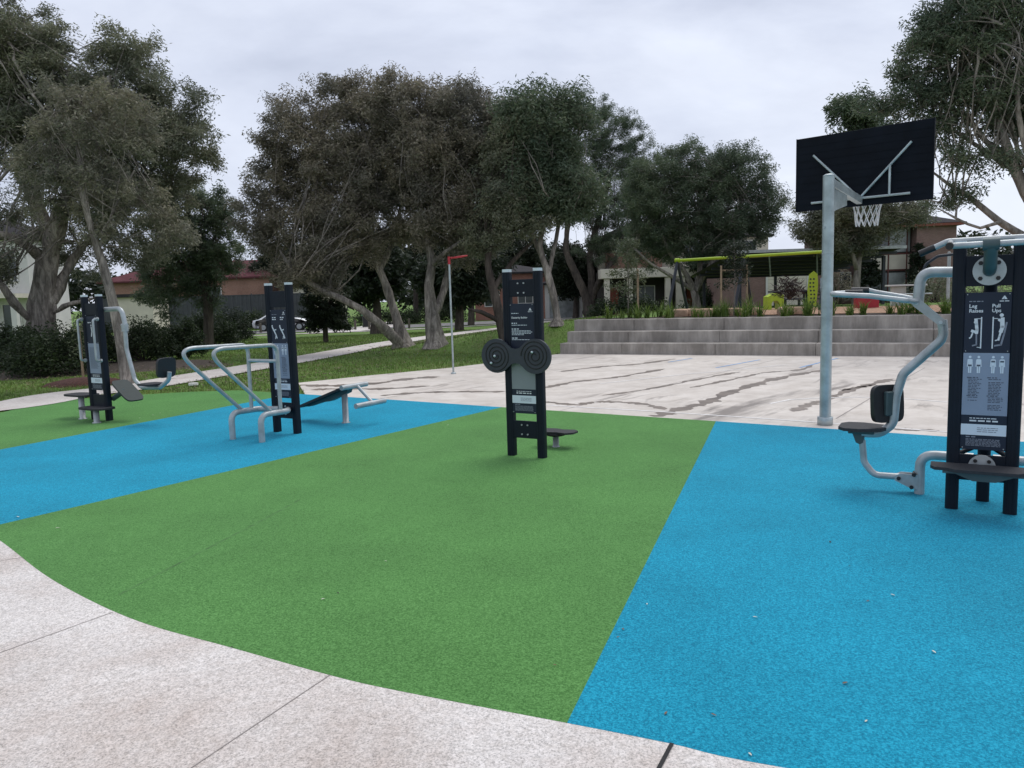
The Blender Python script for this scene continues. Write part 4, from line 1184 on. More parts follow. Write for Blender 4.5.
# dark leaning trunk behind the centre tower
B = tg(506, 343); Y = B.y
T = [[(0, 0, -.1, .2)] + px_trunk(B, Y, [(505, 340, 6), (500, 318, 5), (494, 292, 4.3), (488, 265, 3.4), (492, 235, 2.8), (505, 200, 2), (512, 150, 1.4)]),
     px_trunk(B, Y, [(500, 322, 2.5), (482, 312, 2.2, -.3), (468, 309, 1.6, -.5)]), px_trunk(B, Y, [(494, 288, 3), (512, 262, 2.4, .3), (534, 240, 1.8, .5)])]
tree('gum_tree', 'dark twisted gum whose trunk rises just behind the spiral board tower', GUM, B, T,
     px_lobes(B, Y, [(508, 195, 34, 34), (520, 150, 30, 30), (490, 235, 24, 20), (530, 215, 24, 24)]), L_OLIVE, BARKD, 90, 170, .45, (.125, .016), 16)
# right of the centre tower
B = tg(557, 323); Y = B.y
T = [[(0, 0, -.1, .3)] + px_trunk(B, Y, [(557, 318, 4), (553, 295, 3.4), (546, 268, 2.8), (540, 245, 2.3), (548, 205, 1.9), (552, 160, 1.3)]),
     px_trunk(B, Y, [(548, 275, 2.4), (556, 240, 2, .3), (560, 210, 1.5, .5)]), px_trunk(B, Y, [(545, 265, 2.2), (532, 235, 1.8, .3), (525, 200, 1.3, .5)])]
tree('gum_tree', 'green gum with slim grey trunk leaning left between the spiral board tower and steps', GUM, B, T,
     px_lobes(B, Y, [(530, 125, 32, 28), (565, 115, 28, 22), (545, 165, 36, 36), (570, 190, 30, 30), (525, 200, 28, 28)]), L_GREEN, BARK, 140, 200, .6, (.15, .0185), 17)
# multi-stem gum by the steps
Y = 38; B = tg(590, 318); Y = B.y
T = [[(0, 0, -.1, .38)] + px_trunk(B, Y, [(590, 312, 7.5), (586, 296, 4.6), (574, 270, 3.6), (566, 245, 2.8), (572, 200, 2.2), (580, 150, 1.5)]),
     px_trunk(B, Y, [(590, 305, 5), (592, 280, 4, .3), (590, 255, 3.3, .4), (600, 215, 2.6, .6), (612, 170, 2, .6)]),
     px_trunk(B, Y, [(592, 300, 3.6), (599, 282, 2.8, -.3), (612, 262, 2.2, -.5), (630, 240, 1.6, -.6)])]
tree('gum_tree', 'tall green gum with several dark stems left of the garden bed', GUM, B, T,
     px_lobes(B, Y, [(580, 112, 34, 18), (612, 130, 34, 22), (600, 165, 42, 34), (640, 170, 24, 28), (575, 200, 30, 30), (618, 215, 34, 28), (560, 140, 24, 28), (600, 250, 30, 14), (640, 205, 26, 32), (636, 150, 24, 22), (648, 240, 24, 16), (655, 180, 20, 26)]), L_GREEN, BARKD, 300, 250, .58, (.145, .018), 18)
# round dense tree behind swing
Y = 40; B = base_at(697, Y)
T = [[(0, 0, -.1, .22)] + px_trunk(B, Y, [(697, 305, 4), (694, 290, 3.2), (682, 268, 2.4, -.2), (668, 250, 1.8, -.4), (655, 215, 1.3)]),
     px_trunk(B, Y, [(696, 292, 3), (700, 265, 2.5, .2), (702, 230, 1.9, .3), (700, 180, 1.3)]), px_trunk(B, Y, [(698, 288, 2.6), (712, 262, 2, -.3), (735, 235, 1.5, -.4), (748, 205, 1)]),
     px_trunk(B, Y, [(690, 288, 2.2), (668, 274, 1.7, -.5), (648, 262, 1.3, -.8), (636, 250, 1, -1)])]
tree('gum_tree', 'round dense dark green gum standing behind the lime swing frame', GUM, B, T,
     px_lobes(B, Y, [(690, 165, 40, 26), (730, 175, 34, 28), (660, 195, 38, 36), (705, 210, 50, 36), (755, 205, 26, 34), (650, 235, 30, 22), (700, 245, 40, 16), (735, 230, 34, 18), (682, 146, 14, 8), (645, 200, 22, 30), (665, 255, 36, 12)]), L_GREEN, BARK, 270, 230, .55, (.145, .018), 19)
# tree behind the hoop
Y = 33; B = base_at(856, Y)
T = [[(0, 0, -.1, .19)] + px_trunk(B, Y, [(856, 300, 4), (857, 275, 3.2), (861, 250, 2.6, .2), (875, 225, 2.6, .3), (900, 215, 1.6)]),
     px_trunk(B, Y, [(857, 270, 2.4), (851, 248, 2, -.2), (840, 225, 2.2), (825, 205, 1.5)])]
tree('gum_tree', 'gum with smooth pale trunk directly below the basketball net', GUM, B, T,
     px_lobes(B, Y, [(830, 220, 36, 24), (870, 225, 34, 22), (905, 214, 26, 14), (860, 195, 40, 24), (812, 205, 14, 20), (838, 246, 20, 12), (925, 210, 16, 10), (808, 232, 16, 12)]), L_OLIVE, BARKP, 130, 190, .5, (.145, .017), 20)
Y = 52; B = base_at(858, Y)
tree('gum_tree', 'distant gum whose top shows above the left half of the backboard', GUM, B, [[(0, 0, 0, .3), (.2, 0, 5, .22), (.4, 0, 9, .12), (0.3, 0, 13, .05)]],
     px_lobes(B, Y, [(848, 112, 18, 14), (865, 118, 16, 18), (850, 150, 30, 24), (880, 170, 24, 30)]), L_GREEN, BARKD, 70, 170, .7, (.32, .045), 21)
# large gum, right
Y = 21; B = base_at(1075, Y)
T = [[(0, 0, -.1, .42)] + px_trunk(B, Y, [(1072, 300, 11), (1060, 250, 8), (1040, 215, 6.2), (1020, 180, 4.8), (1004, 140, 3.7), (992, 95, 2.8), (985, 50, 2), (975, 10, 1.4)]),
     px_trunk(B, Y, [(1062, 262, 5.5), (1030, 240, 4.2, .2), (1000, 222, 3.3, .4), (968, 196, 2.4, .6), (948, 184, 1.6, .7), (930, 170, 1.3, .8)]),
     px_trunk(B, Y, [(1035, 208, 3.6, 0), (1030, 165, 2.8, -.4), (1018, 110, 2, -.6), (1020, 50, 1.4, -.6)]),
     px_trunk(B, Y, [(1010, 165, 2.8), (985, 140, 2.1, .3), (965, 115, 2.2, .5), (940, 105, 1.5, .6)]),
     px_trunk(B, Y, [(1000, 222, 2), (980, 228, 1.4, .2), (955, 218, 1, .3), (938, 208, .7, .3)])]
tree('gum_tree', 'very tall green gum with bare pale limbs at the right behind the backboard', GUM, B, T,
     px_lobes(B, Y, [(965, 30, 44, 34), (1020, 10, 50, 45), (925, 85, 36, 26, .5), (985, 85, 45, 26), (950, 120, 30, 14, .4), (895, 95, 18, 16, .5), (1000, 160, 30, 16, -.3), (960, 165, 22, 16), (1060, 90, 50, 60), (930, 40, 24, 26), (990, -50, 60, 40), (1080, 170, 40, 40), (905, 120, 10, 8, .5), (878, 102, 16, 12, .5), (900, 70, 14, 14, .5), (985, 195, 26, 12), (955, 195, 18, 12, .6), (945, 145, 22, 14, .5), (1010, 120, 26, 20, .4)]), L_GREEN, BARKP, 290, 150, .42, (.125, .017), 22, rscale=1.1)
# small dark tree on lawn
B = tg(326, 342); Y = B.y
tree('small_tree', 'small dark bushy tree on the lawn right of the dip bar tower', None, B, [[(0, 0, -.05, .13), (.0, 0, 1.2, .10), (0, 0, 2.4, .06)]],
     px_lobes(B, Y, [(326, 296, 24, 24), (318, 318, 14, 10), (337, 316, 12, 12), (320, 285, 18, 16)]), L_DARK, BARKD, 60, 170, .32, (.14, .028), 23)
# background row across the street and along it
far = [(375, 46, (362, 268), 40, 34, 'thick trunked dark street tree behind the leaning trunks'), (458, 44, (455, 272), 34, 30, 'dark tree standing just right behind the red goal ring'), (300, 78, (290, 262), 34, 20, 'distant dark tree beyond the silver car'),
       (415, 72, (415, 255), 40, 34, 'far dark tree filling the gap between central trunks'), (470, 60, (480, 262), 24, 32, 'far slim dark tree left of the spiral board tower'), (525, 84, (520, 258), 30, 30, 'far dark tree behind the spiral board tower'), (575, 66, (572, 268), 16, 30, 'narrow dark conifer like tree right of the pale garage'),
       (735, 60, (730, 262), 30, 14, 'dark tree behind the play shelter'), (830, 60, (826, 265), 18, 22, 'dark tree left of the brown brick flats')]
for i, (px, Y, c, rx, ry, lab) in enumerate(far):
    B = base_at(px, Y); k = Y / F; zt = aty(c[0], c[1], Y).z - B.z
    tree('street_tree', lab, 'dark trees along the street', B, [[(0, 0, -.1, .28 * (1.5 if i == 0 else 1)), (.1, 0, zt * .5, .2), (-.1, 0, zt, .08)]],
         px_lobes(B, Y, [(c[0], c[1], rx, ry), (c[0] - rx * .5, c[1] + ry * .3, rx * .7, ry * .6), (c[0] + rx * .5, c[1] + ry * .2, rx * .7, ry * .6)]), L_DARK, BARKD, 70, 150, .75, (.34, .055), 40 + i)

# shrubs
def shrub(name, label, cat, base, rx, ry, h, leafm, n=3200, seed=1, size=(.10, .022), group=None):
    rng = np.random.default_rng(seed); rnd = random.Random(seed)
    root = thing(name, label, cat, base, 0, group)
    C = []
    for _ in range(70):
        d = rng.normal(0, 1, 3); d /= np.linalg.norm(d); d[2] = abs(d[2]); r = rng.uniform(.45, 1) 
        C.append((d[0] * rx * r, d[1] * ry * r, .12 * h + d[2] * h * .82 * r))
    C = np.array(C)
    mb = MB()
    for c in C[::3]: mb.tube([(c[0] * .1, c[1] * .1, 0), (c[0] * .5, c[1] * .5, c[2] * .6), tuple(c)], [.02, .012, .004], 4, caps=False)
    mb.build('stem', BARKD, root)
    quads_mesh('foliage', leaves(C, max(10, n // 70), max(.1, .2 * (rx + ry) / 2), size, rng, -.2, .9), leafm, root)
    return root
SHB = 'dark shrubs beneath the big gum'
for i, (px, Y, rx, h, lab) in enumerate(((4, 22.5, .95, 1.5, 'dark shrub at the far left edge of the park'), (44, 20.6, 1.25, 1.45, 'broad dark shrub in front of the big gum trunk'), (86, 24, .9, 1.6, 'tall dark shrub right of the big gum trunk behind the left tower'), (140, 25, 1.1, 1.4, 'dark shrub behind the hanging swing seat arm'), (176, 26, .85, 1.5, 'dark olive shrub right of the hanging swing seat'), (208, 33, 1.2, 1.6, 'dark shrub left of the dip bars in front of the fence'), (228, 37, 1.1, 1.7, 'greyish shrub near the silver car'))):
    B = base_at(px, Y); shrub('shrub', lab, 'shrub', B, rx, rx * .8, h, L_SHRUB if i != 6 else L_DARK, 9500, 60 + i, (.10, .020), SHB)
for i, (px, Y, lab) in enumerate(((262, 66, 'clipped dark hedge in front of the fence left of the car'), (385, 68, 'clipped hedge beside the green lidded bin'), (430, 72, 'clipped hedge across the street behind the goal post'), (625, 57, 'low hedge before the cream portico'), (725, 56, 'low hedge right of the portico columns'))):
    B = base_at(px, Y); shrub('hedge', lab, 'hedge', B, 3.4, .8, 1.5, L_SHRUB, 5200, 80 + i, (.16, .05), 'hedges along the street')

# staked saplings
def sapling(label, base, h, seed, stakes=True, leafm=L_YOUNG, w=.5, n=1500):
    rng = np.random.default_rng(seed); rnd = random.Random(seed)
    root = thing('sapling', label, 'sapling', base, 0, 'young staked trees')
    mb = MB(); C = []
    mb.tube([(0, 0, 0), (.03, 0, h * .5), (0, .02, h)], [.025, .018, .006], 6)
    for k in range(26):
        z = h * (.3 + .7 * rnd.random()); a = rnd.uniform(0, 6.28); l = w * rnd.uniform(.3, 1) * (1.15 - z / h * .6)
        e = (l * math.cos(a), l * math.sin(a), z + l * .5); mb.tube([(0, 0, z), e], [.009, .003], 4); C.append(e)
    mb.build('trunk', BARK, root)
    quads_mesh('crown', leaves(np.array(C), n // 26, .16, (.09, .02), rng, .2), leafm, root)
    if stakes:
        for s_ in (-1, 1):
            mb = MB(); mb.box((s_ * .38, 0, .75), (.05, .05, 1.5), .005); mb.build('stake', STAKE, root)
        mb = MB(); mb.box((0, .03, 1.36), (.78, .012, .05)); mb.build('tie', STAKE, root)
    return root

# ------------------------------------------------------------------ garden bed plants
STRAP = 'strappy plants in the garden bed'
def strap_mesh(seed):
    rnd = random.Random(seed); mb = MB()
    for k in range(46):
        a = rnd.uniform(0, 6.28); l = rnd.uniform(.35, .75); lean = rnd.uniform(.08, .42); w = rnd.uniform(.010, .018); b = (rnd.gauss(0, .06), rnd.gauss(0, .06))
        pts = [(b[0] + math.cos(a) * lean * (u ** 1.7), b[1] + math.sin(a) * lean * (u ** 1.7), l * (u - .22 * u * u * (lean / .3))) for u in (0, .35, .7, 1)]
        nx_, ny_ = -math.sin(a), math.cos(a); vs = []
        for i, q in enumerate(pts):
            ww = w * (1, .9, .6, .08)[i]; vs += [(q[0] + nx_ * ww, q[1] + ny_ * ww, q[2]), (q[0] - nx_ * ww, q[1] - ny_ * ww, q[2])]
        mb.add(vs, [(2 * i, 2 * i + 1, 2 * i + 3, 2 * i + 2) for i in range(3)], True)
    o = mb.build('strappy_plant', L_STRAP); me = o.data; bpy.data.objects.remove(o); return me
SM_ = [strap_mesh(i) for i in range(4)]
rnd = random.Random(5)
s = .8; row = 0
while s < 17:
    for t_ in ((1.75, 2.35) if s < 10.2 else (1.8, 2.4)):
        if s > 10.6 and rnd.random() < .75: continue
        if rnd.random() < .13: continue
        p = stw(s + rnd.uniform(-.15, .15), t_ + rnd.uniform(-.15, .15), Z3)
        o = link('strappy_plant', rnd.choice(SM_)); o.location = p; o.rotation_euler = (0, 0, rnd.uniform(0, 6)); k = rnd.uniform(.6, 1.02); o.scale = (k, k, k * rnd.uniform(.8, 1.1))
        tag(o, 'strappy bright green plant in the mulch bed along the top of the concrete steps', 'plant', STRAP)
    s += rnd.uniform(.36, .6)
def on_bed(px, t_): # point on the bed row t_ at picture column px
    d = ray(px, 310); a = Vector((d.x, d.y)); o = stw(0, t_)
    # solve a*k = o + SU*s
    det = a.x * -SU.y + SU.x * a.y; k = (o.x * -SU.y + SU.x * o.y) / det
    return Vector((a.x * k, a.y * k, Z3))
sapling('feathery pale sapling with single stake left of the swing frame', on_bed(628, 3.2), 2.3, 5, False, L_YOUNG, .6, 2200)
p = on_bed(638, 3.1); root = thing('timber_stake', 'lone timber stake beside the feathery pale sapling', 'stake', p); mb = MB(); mb.box((0, 0, .75), (.06, .06, 1.5), .005); mb.prism([(-.03, 1.5), (.03, 1.5), (.0, 1.54)], -.03, .03, 'y'); mb.build('stake', STAKE, root)
sapling('thin dark sapling tied between two timber stakes in the garden bed', on_bed(734, 2.7), 2.3, 6, True, L_DARK, .45, 1800)
p = gnd(88, 381); sapling('tiny thin sapling with a pale stake rising from a red mulch mound', Vector((p.x, p.y + .1, .1)), 1.5, 7, False, L_YOUNG, .3, 260)
p = gnd(87, 381); root = thing('timber_stake', 'pale stake standing in the red mulch mound', 'stake', Vector((p.x - .08, p.y, .08))); mb = MB(); mb.box((0, 0, .6), (.045, .045, 1.2), .004); mb.prism([(-.022, 1.2), (.022, 1.2), (0, 1.24)], -.022, .022, 'y'); mb.build('stake', STAKE, root)
# sandstone blocks
for i, px in enumerate((680, 692, 706, 720, 732, 752, 786, 798)):
    p = on_bed(px, 3.15 + .15 * (i % 2)); rr = random.Random(i)
    import bmesh
    bm = bmesh.new(); bmesh.ops.create_icosphere(bm, subdivisions=2, radius=1)
    for v in bm.verts:
        c = v.co; v.co = Vector((math.copysign(abs(c.x) ** .5, c.x) * .26, math.copysign(abs(c.y) ** .5, c.y) * .18, math.copysign(abs(c.z) ** .5, c.z) * .15)) * rr.uniform(.93, 1.06)
    me = bpy.data.meshes.new('sandstone_block'); bm.to_mesh(me); bm.free(); me.materials.append(SAND)
    o = link('sandstone_block', me); o.location = p + Vector((0, 0, .10)); o.rotation_euler = (0, 0, TA + rr.uniform(-.3, .3))
    tag(o, 'low tan sandstone block edging the play area behind the garden bed', 'rock', 'sandstone blocks behind the bed')

# ------------------------------------------------------------------ playground
def wl(px, py, Y): return aty(px, py, Y)
a = wl(677.5, 260.5, 30); b = wl(828, 251.5, 26.6); m_ = wl(750, 255.5, 28.4)
root = thing('swing_frame', 'double swing frame with lime top beam and dark splayed legs', 'swing set', Vector((a.x, a.y, Z3)), math.atan2(b.y - a.y, b.x - a.x))
Lb = (Vector((b.x, b.y)) - Vector((a.x, a.y))).length; zt = (a.z + b.z) / 2 - Z3
mb = MB(); mb.tube([(-.1, 0, a.z - Z3), (Lb + .1, 0, b.z - Z3)], .055, 14); mb.build('top_beam', LIME, root)
for xx in (0, Lb * .47, Lb):
    for s_ in (-1, 1):
        mb = MB(); zz = a.z - Z3 + (b.z - a.z) * xx / Lb
        mb.tube([(xx, 0, zz - .03), (xx, s_ * .95 , -.15)], .06, 10); mb.build('leg', DARKST, root)
    mb = MB(); mb.tube([(xx - .09, 0, zz), (xx + .09, 0, zz)], .085, 12); mb.build('beam_clamp', LIME, root)
# shelter
Yf, Yb = 33.0, 41.0
p0 = wl(735, 254, Yf); p1 = wl(838, 247.5, Yf); q0 = wl(752, 275.5, Yb); q1 = wl(838, 273, Yb)
root = thing('park_shelter', 'open park shelter with dark corrugated skillion roof on dark posts', 'shelter', Vector((p0.x, Yf, .7)))
W_ = 7.2; zf = (p0.z + .05) - .7; zb_ = q0.z - .7; dpt = Yb - Yf
mb = MB(); n = 60; vs = []
for j in range(2):
    for i in range(n + 1):
        c = .03 * math.cos(i * PI); x_ = W_ * i / n
        vs.append((x_, j * dpt, (zf if j == 0 else zb_) + c))
vs2 = [(v[0], v[1], v[2] + .04) for v in vs]; k0 = n + 1; N2 = len(vs)
fs = [(i, i + 1, k0 + i + 1, k0 + i)[::-1] for i in range(n)] + [(N2 + i, N2 + i + 1, N2 + k0 + i + 1, N2 + k0 + i) for i in range(n)] + [(i, i + 1, N2 + i + 1, N2 + i) for i in range(n)] + [(k0 + i, k0 + i + 1, N2 + k0 + i + 1, N2 + k0 + i)[::-1] for i in range(n)]
mb.add(vs + vs2, fs); mb.build('roof', ROOFD, root)
mb = MB(); mb.box((W_ / 2, -.06, zf + .03), (W_ + .1, .07, .12)); mb.build('fascia', STEEL, root)
for k in range(7):
    mb = MB(); yy = dpt * (k + .5) / 7; mb.box((W_ / 2, yy, zf + (zb_ - zf) * yy / dpt - .11), (W_ - .1, .08, .12)); mb.build('purlin', DARKST, root)
for xx in (.5, W_ / 2 + .6, W_ - .4):
    for yy in (1.0, dpt - .8):
        mb = MB(); mb.box((xx, yy, (zf + (zb_ - zf) * yy / dpt - .18) / 2), (.13, .13, zf + (zb_ - zf) * yy / dpt - .18), .01); mb.build('post', DARKST, root)
for xx in (1.55, 3.6):
    mb = MB(); mb.tube([(xx, .3, zf - .12), (xx + .3, 1.0, zf - 1.0)], .03, 8); mb.build('strut', STEEL, root)
# lime arch seat, lime climbing panel, dark table, purple grass
p = wl(773, 304, 28.0); p.z = Z3
root = thing('play_cube', 'lime green play arch seat in front of the shelter', 'play seat', p, .1)
mb = MB(); mb.prism([(-.28, 0), (-.28, .5), (.0, .62), (.32, .55), (.32, 0), (.16, 0), (.16, .25), (.08, .35), (-.08, .35), (-.14, .25), (-.14, 0)][::-1], -.2, .2, 'y'); mb.build('arch', LIME, root)
p = wl(812, 306, 28.4); p.z = Z3
root = thing('climbing_panel', 'upright lime green panel with round finger holes beside the hoop pole', 'play panel', p, -.3)
mb = MB(); mb.prism([(-.16, .1), (.14, .1), (.2, .9), (.17, 1.28), (.04, 1.38), (-.12, 1.25), (-.17, .7)], -.03, .03, 'y'); pn = mb.build('panel', LIME, root)
mb = MB()
for k in range(7):
    for dx in (-.055, .055): disc(mb, dx + .02 * math.sin(k), .25 + k * .14, .035, -.0325, 12)
mb.build('hole', DARKST, pn)
mb = MB(); mb.tube([(.0, 0, 0), (0, 0, .2)], .05, 10); mb.build('post', DARKST, root)
p = wl(823, 306, 29.0); p.z = Z3
root = thing('climbing_panel', 'pale blue and white upright panel just left of the hoop pole', 'play panel', p, -.3)
mb = MB(); mb.prism([(-.1, .1), (.12, .1), (.12, 1.1), (.0, 1.25), (-.1, 1.1)], -.03, .03, 'y'); mb.build('panel', MAT('pale_blue', (.35, .47, .60), .5), root); mb = MB(); mb.tube([(0, 0, 0), (0, 0, .2)], .05, 10); mb.build('post', DARKST, root)
p = wl(792, 308, 31); p.z = .85
root = thing('picnic_table', 'dark picnic table under the shelter', 'table', p, .1)
mb = MB(); mb.box((0, 0, .74), (1.7, .75, .06), .01); mb.build('tabletop', DARKST, root)
for s_ in (-1, 1):
    mb = MB(); mb.box((s_ * .6, 0, .355), (.08, .5, .71), .01); mb.build('leg', DARKST, root)
    mb = MB(); mb.box((0, s_ * .65, .43), (1.7, .28, .05), .01); mb.build('bench', DARKST, root)
    mb = MB(); mb.box((0, s_ * .6, .2), (.08, .08, .4)); mb.build('bench_leg', DARKST, root)
p = on_bed(789, 4.6); shrub('grass_tree', 'dark purple tufted plant in front of the cream garage door', 'plant', p + Vector((0, 0, .45)), .38, .38, .75, L_RED, 700, 33, (.25, .010))
# red box, white table beyond the chips
p = wl(866, 312, 26.5); p.z = Z3
root = thing('red_planter', 'red box shaped play planter beyond the garden bed right of the pole', 'play box', p, -.25)
mb = MB(); mb.box((0, 0, .28), (.72, .5, .52), .015); mb.build('body', REDP, root); mb = MB(); mb.box((0, 0, .56), (.78, .56, .05), .01); mb.build('lid', REDP, root)
p = wl(905, 312, 28.5); p.z = Z3
root = thing('picnic_table', 'pale metal picnic table on the wood chips in front of the brick flats', 'table', p, -.3)
mb = MB(); mb.box((0, 0, .76), (1.3, .7, .06), .01); mb.build('tabletop', WHITER, root)
mb = MB(); mb.box((-.25, 0, .36), (.5, .25, .73), .02); mb.build('pedestal', WHITER, root)
mb = MB(); mb.box((.1, -.55, .44), (1.3, .28, .05), .01); mb.tube([(.1, -.55, 0), (.1, -.55, .42)], .05, 8); mb.build('bench', GALV, root)
p = wl(947, 320, 24.0); p.z = Z3 - .05
root = thing('sign_pole', 'plain grey pole standing behind the right fitness tower', 'pole', p); mb = MB(); mb.tube([(0, 0, 0), (0, 0, 1.75)], .05, 12); mb.lathe([(.09, 0), (.09, .03), (.05, .04)], n=12); mb.build('pole', GALV, root); mb = MB(); mb.lathe([(.05, 1.75), (.045, 1.79), (.001, 1.8)], n=12); mb.build('cap', GALV, root)

# ------------------------------------------------------------------ street things
def bollard_mesh():
    mb = MB(); mb.box((0, 0, .3), (.15, .15, .76), .015); mb.prism([(-.07, .68), (.07, .68), (.02, .74), (-.02, .74)], -.06, .06, 'y'); o = mb.build('b', WOODG); me = o.data; bpy.data.objects.remove(o); return me
bm_ = bollard_mesh()
for px, py in ((242, 334), (259, 332), (310, 329), (354, 321.5), (368, 319.5), (380, 318), (393, 316), (408, 314)):
    d = ray(px, py); p = tg(px, min(py, 332)) 
    if p.y > 58: p = base_at(px, 57)
    o = link('timber_bollard', bm_); o.location = p; tag(o, 'short square weathered timber bollard between lawn and street', 'bollard', 'timber bollards along the street')
p = base_at(365, 62); root = thing('wheelie_bin', 'dark wheelie bin with bright green lid by the driveway', 'bin', p, .3)
mb = MB(); mb.prism([(-.24, 0.06), (.24, .06), (.29, .95), (-.29, .95)], -.3, .3, 'y'); mb.build('body', BLACKP, root)
mb = MB(); mb.box((0, 0, .99), (.62, .68, .07), .02); mb.build('lid', MAT('green_lid', (.03, .32, .14), .5), root)
for s_ in (-1, 1): mb = MB(); mb.tube([(s_ * .2, .28, .1), (s_ * .26, .28, .1)], .1, 12); mb.build('wheel', TYRE, root)
# car
p = base_at(282, 60.5); root = thing('parked_car', 'silver sedan parked on the street beyond the lawn', 'car', p, R_(8))
def car(root):
    prof = [(-2.15, .35), (-2.2, .62), (-2.12, .88), (-1.65, .97), (-1.0, 1.36), (-.45, 1.44), (.25, 1.40), (1.0, 1.0), (1.75, .86), (2.15, .66), (2.2, .38), (2.0, .26), (-2.0, .26)]
    mb = MB(); n = len(prof); secs = [(-.86, .90), (-.84, 1), (-.4, 1.01), (.4, 1.01), (.84, 1), (.86, .90)]; vs = []
    for (y_, k) in secs:
        for (x_, z_) in prof:
            tl = max(0, (z_ - .95) / .5); yy = y_ * (1 - .24 * tl); vs.append((x_ * (k if abs(y_) > .85 else 1), yy, .6 + (z_ - .6) * k))
    fs = []
    for j in range(len(secs) - 1):
        for i in range(n): fs.append((j * n + i, j * n + (i + 1) % n, (j + 1) * n + (i + 1) % n, (j + 1) * n + i))
    fs.append(tuple(range(n))); fs.append(tuple(range((len(secs) - 1) * n, len(secs) * n))[::-1])
    mb.add(vs, fs, True); body = mb.build('body', CARP, root)
    for s_ in (-1, 1):
        for ol in ([(-1.42, 1.0), (-.95, 1.30), (-.48, 1.37), (-.42, 1.0)], [(-.34, 1.0), (-.36, 1.375), (.2, 1.34), (.78, 1.02)]):
            mb = MB(); vs = [(x_, s_ * (.875 - (z_ - .95) * .42), z_) for x_, z_ in ol]; vs2 = [(v[0], v[1] - s_ * .05, v[2]) for v in vs]
            mb.add(vs + vs2, [(0, 1, 2, 3), (4, 5, 6, 7), (0, 1, 5, 4), (1, 2, 6, 5), (2, 3, 7, 6), (3, 0, 4, 7)]); mb.build('window', GLASS, root)
        for x_ in (-1.38, 1.32):
            mb = MB(); mb.tube([(x_, s_ * .70, .32), (x_, s_ * .90, .32)], .32, 20); w = mb.build('wheel', TYRE, root)
            mb = MB(); mb.tube([(x_, s_ * .895, .32), (x_, s_ * .915, .32)], .2, 16); mb.build('rim', STEEL, w)
        mb = MB(); mb.box((-2.12, s_ * .62, .78), (.12, .36, .12), .02); mb.build('tail_light', TAILM, root)
        mb = MB(); mb.box((2.02, s_ * .62, .68), (.2, .34, .11), .02); mb.build('headlight', GLASS, root)
    mb = MB(); mb.add([(-1.72, -.68, .98), (-1.72, .68, .98), (-1.03, .6, 1.37), (-1.03, -.6, 1.37)], [(0, 1, 2, 3)]); mb.add([(.30, -.6, 1.405), (.30, .6, 1.405), (1.03, .70, 1.02), (1.03, -.70, 1.02)], [(0, 1, 2, 3)]); mb.build('windscreen', GLASS, root)
car(root)

# ------------------------------------------------------------------ buildings
def win(root, x, z, w, h, y, glass=GLASS, frame=WHITER, mull=1):
    mb = MB(); t_ = .07
    mb.box((x, y - .03, z + h / 2 + t_ / 2), (w + 2 * t_, .08, t_)); mb.box((x, y - .03, z - h / 2 - t_ / 2), (w + 2 * t_, .12, t_))
    for s_ in (-1, 1): mb.box((x + s_ * (w / 2 + t_ / 2), y - .031, z), (t_, .078, h))
    for k in range(mull): mb.box((x - w / 2 + w * (k + 1) / (mull + 1), y - .032, z), (.05, .06, h))
    f = mb.build('window', frame, root)
    mb = MB(); mb.box((x, y - .012, z), (w, .02, h)); mb.build('pane', glass, f)
def gable(mb, x0, x1, y0, y1, z0, z1, ov=.4, hip=True):
    a = [(x0 - ov, y0 - ov, z0), (x1 + ov, y0 - ov, z0), (x1 + ov, y1 + ov, z0), (x0 - ov, y1 + ov, z0)]
    ym = (y0 + y1) / 2; hp = (y1 - y0) / 2 * .9 if hip else -ov
    r = [(x0 + hp, ym, z1), (x1 - hp, ym, z1)] if x1 - hp > x0 + hp else [((x0 + x1) / 2 - .05, ym, z1), ((x0 + x1) / 2 + .05, ym, z1)]
    mb.add(a + r + [(p[0], p[1], p[2] - .16) for p in a], [(0, 1, 5, 4), (2, 3, 4, 5), (1, 2, 5), (3, 0, 4), (6, 7, 1, 0), (7, 8, 2, 1), (8, 9, 3, 2), (9, 6, 0, 3), (9, 8, 7, 6)])
def house(name, label, px, Y, rz=0, zb=None):
    B = base_at(px, Y); B.z = (B.z if zb is None else zb) - .05
    return thing(name, label, 'house', B, rz), Y / F
# white two storey, far left
root, k = house('white_house', 'pale two storey house behind the big gum at the far left', 24, 46)
mb = MB(); mb.box((-5.0, 2, 3.2), (11, 4, 6.4)); mb.build('wall', WHITER, root)
mb = MB(); gable(mb, -10.5, .5, 0, 4, 6.4, 7.6); mb.build('roof', TILED, root)
for x_ in (-6.5, -4.2, -2.2, -.6): win(root, x_, 4.7, .85, 1.7, 0, GLASS, WHITER, 0)
for x_ in (-3.2, -.7): win(root, x_, 1.5, 1.0, 1.9, 0, GLASS, WHITER, 0)
mb = MB(); mb.box((-4.4, -.8, 2.95), (10, 1.6, .25)); mb.box((-4.4, -1.55, 3.9), (10, .08, .06)) 
for x_ in np.arange(-9.2, .5, .45): mb.box((x_, -1.55, 3.5), (.05, .05, .85))
mb.build('balcony', CREAM, root)
for x_ in (-6.4, -2.8, .4): mb = MB(); mb.box((x_, -1.45, 1.41), (.32, .32, 2.82), .02); mb.build('column', WHITER, root)
# cream garage/wall at left
root, k = house('cream_garage', 'low cream rendered garage behind the leaning gum trunk', 133, 47)
mb = MB(); mb.box((0, 1.1, 1.35), (2.4, 2.2, 2.7)); mb.build('wall', CREAM, root); mb = MB(); mb.box((0, 1.1, 2.8), (2.8, 2.6, .2)); mb.build('roof', TILED, root)
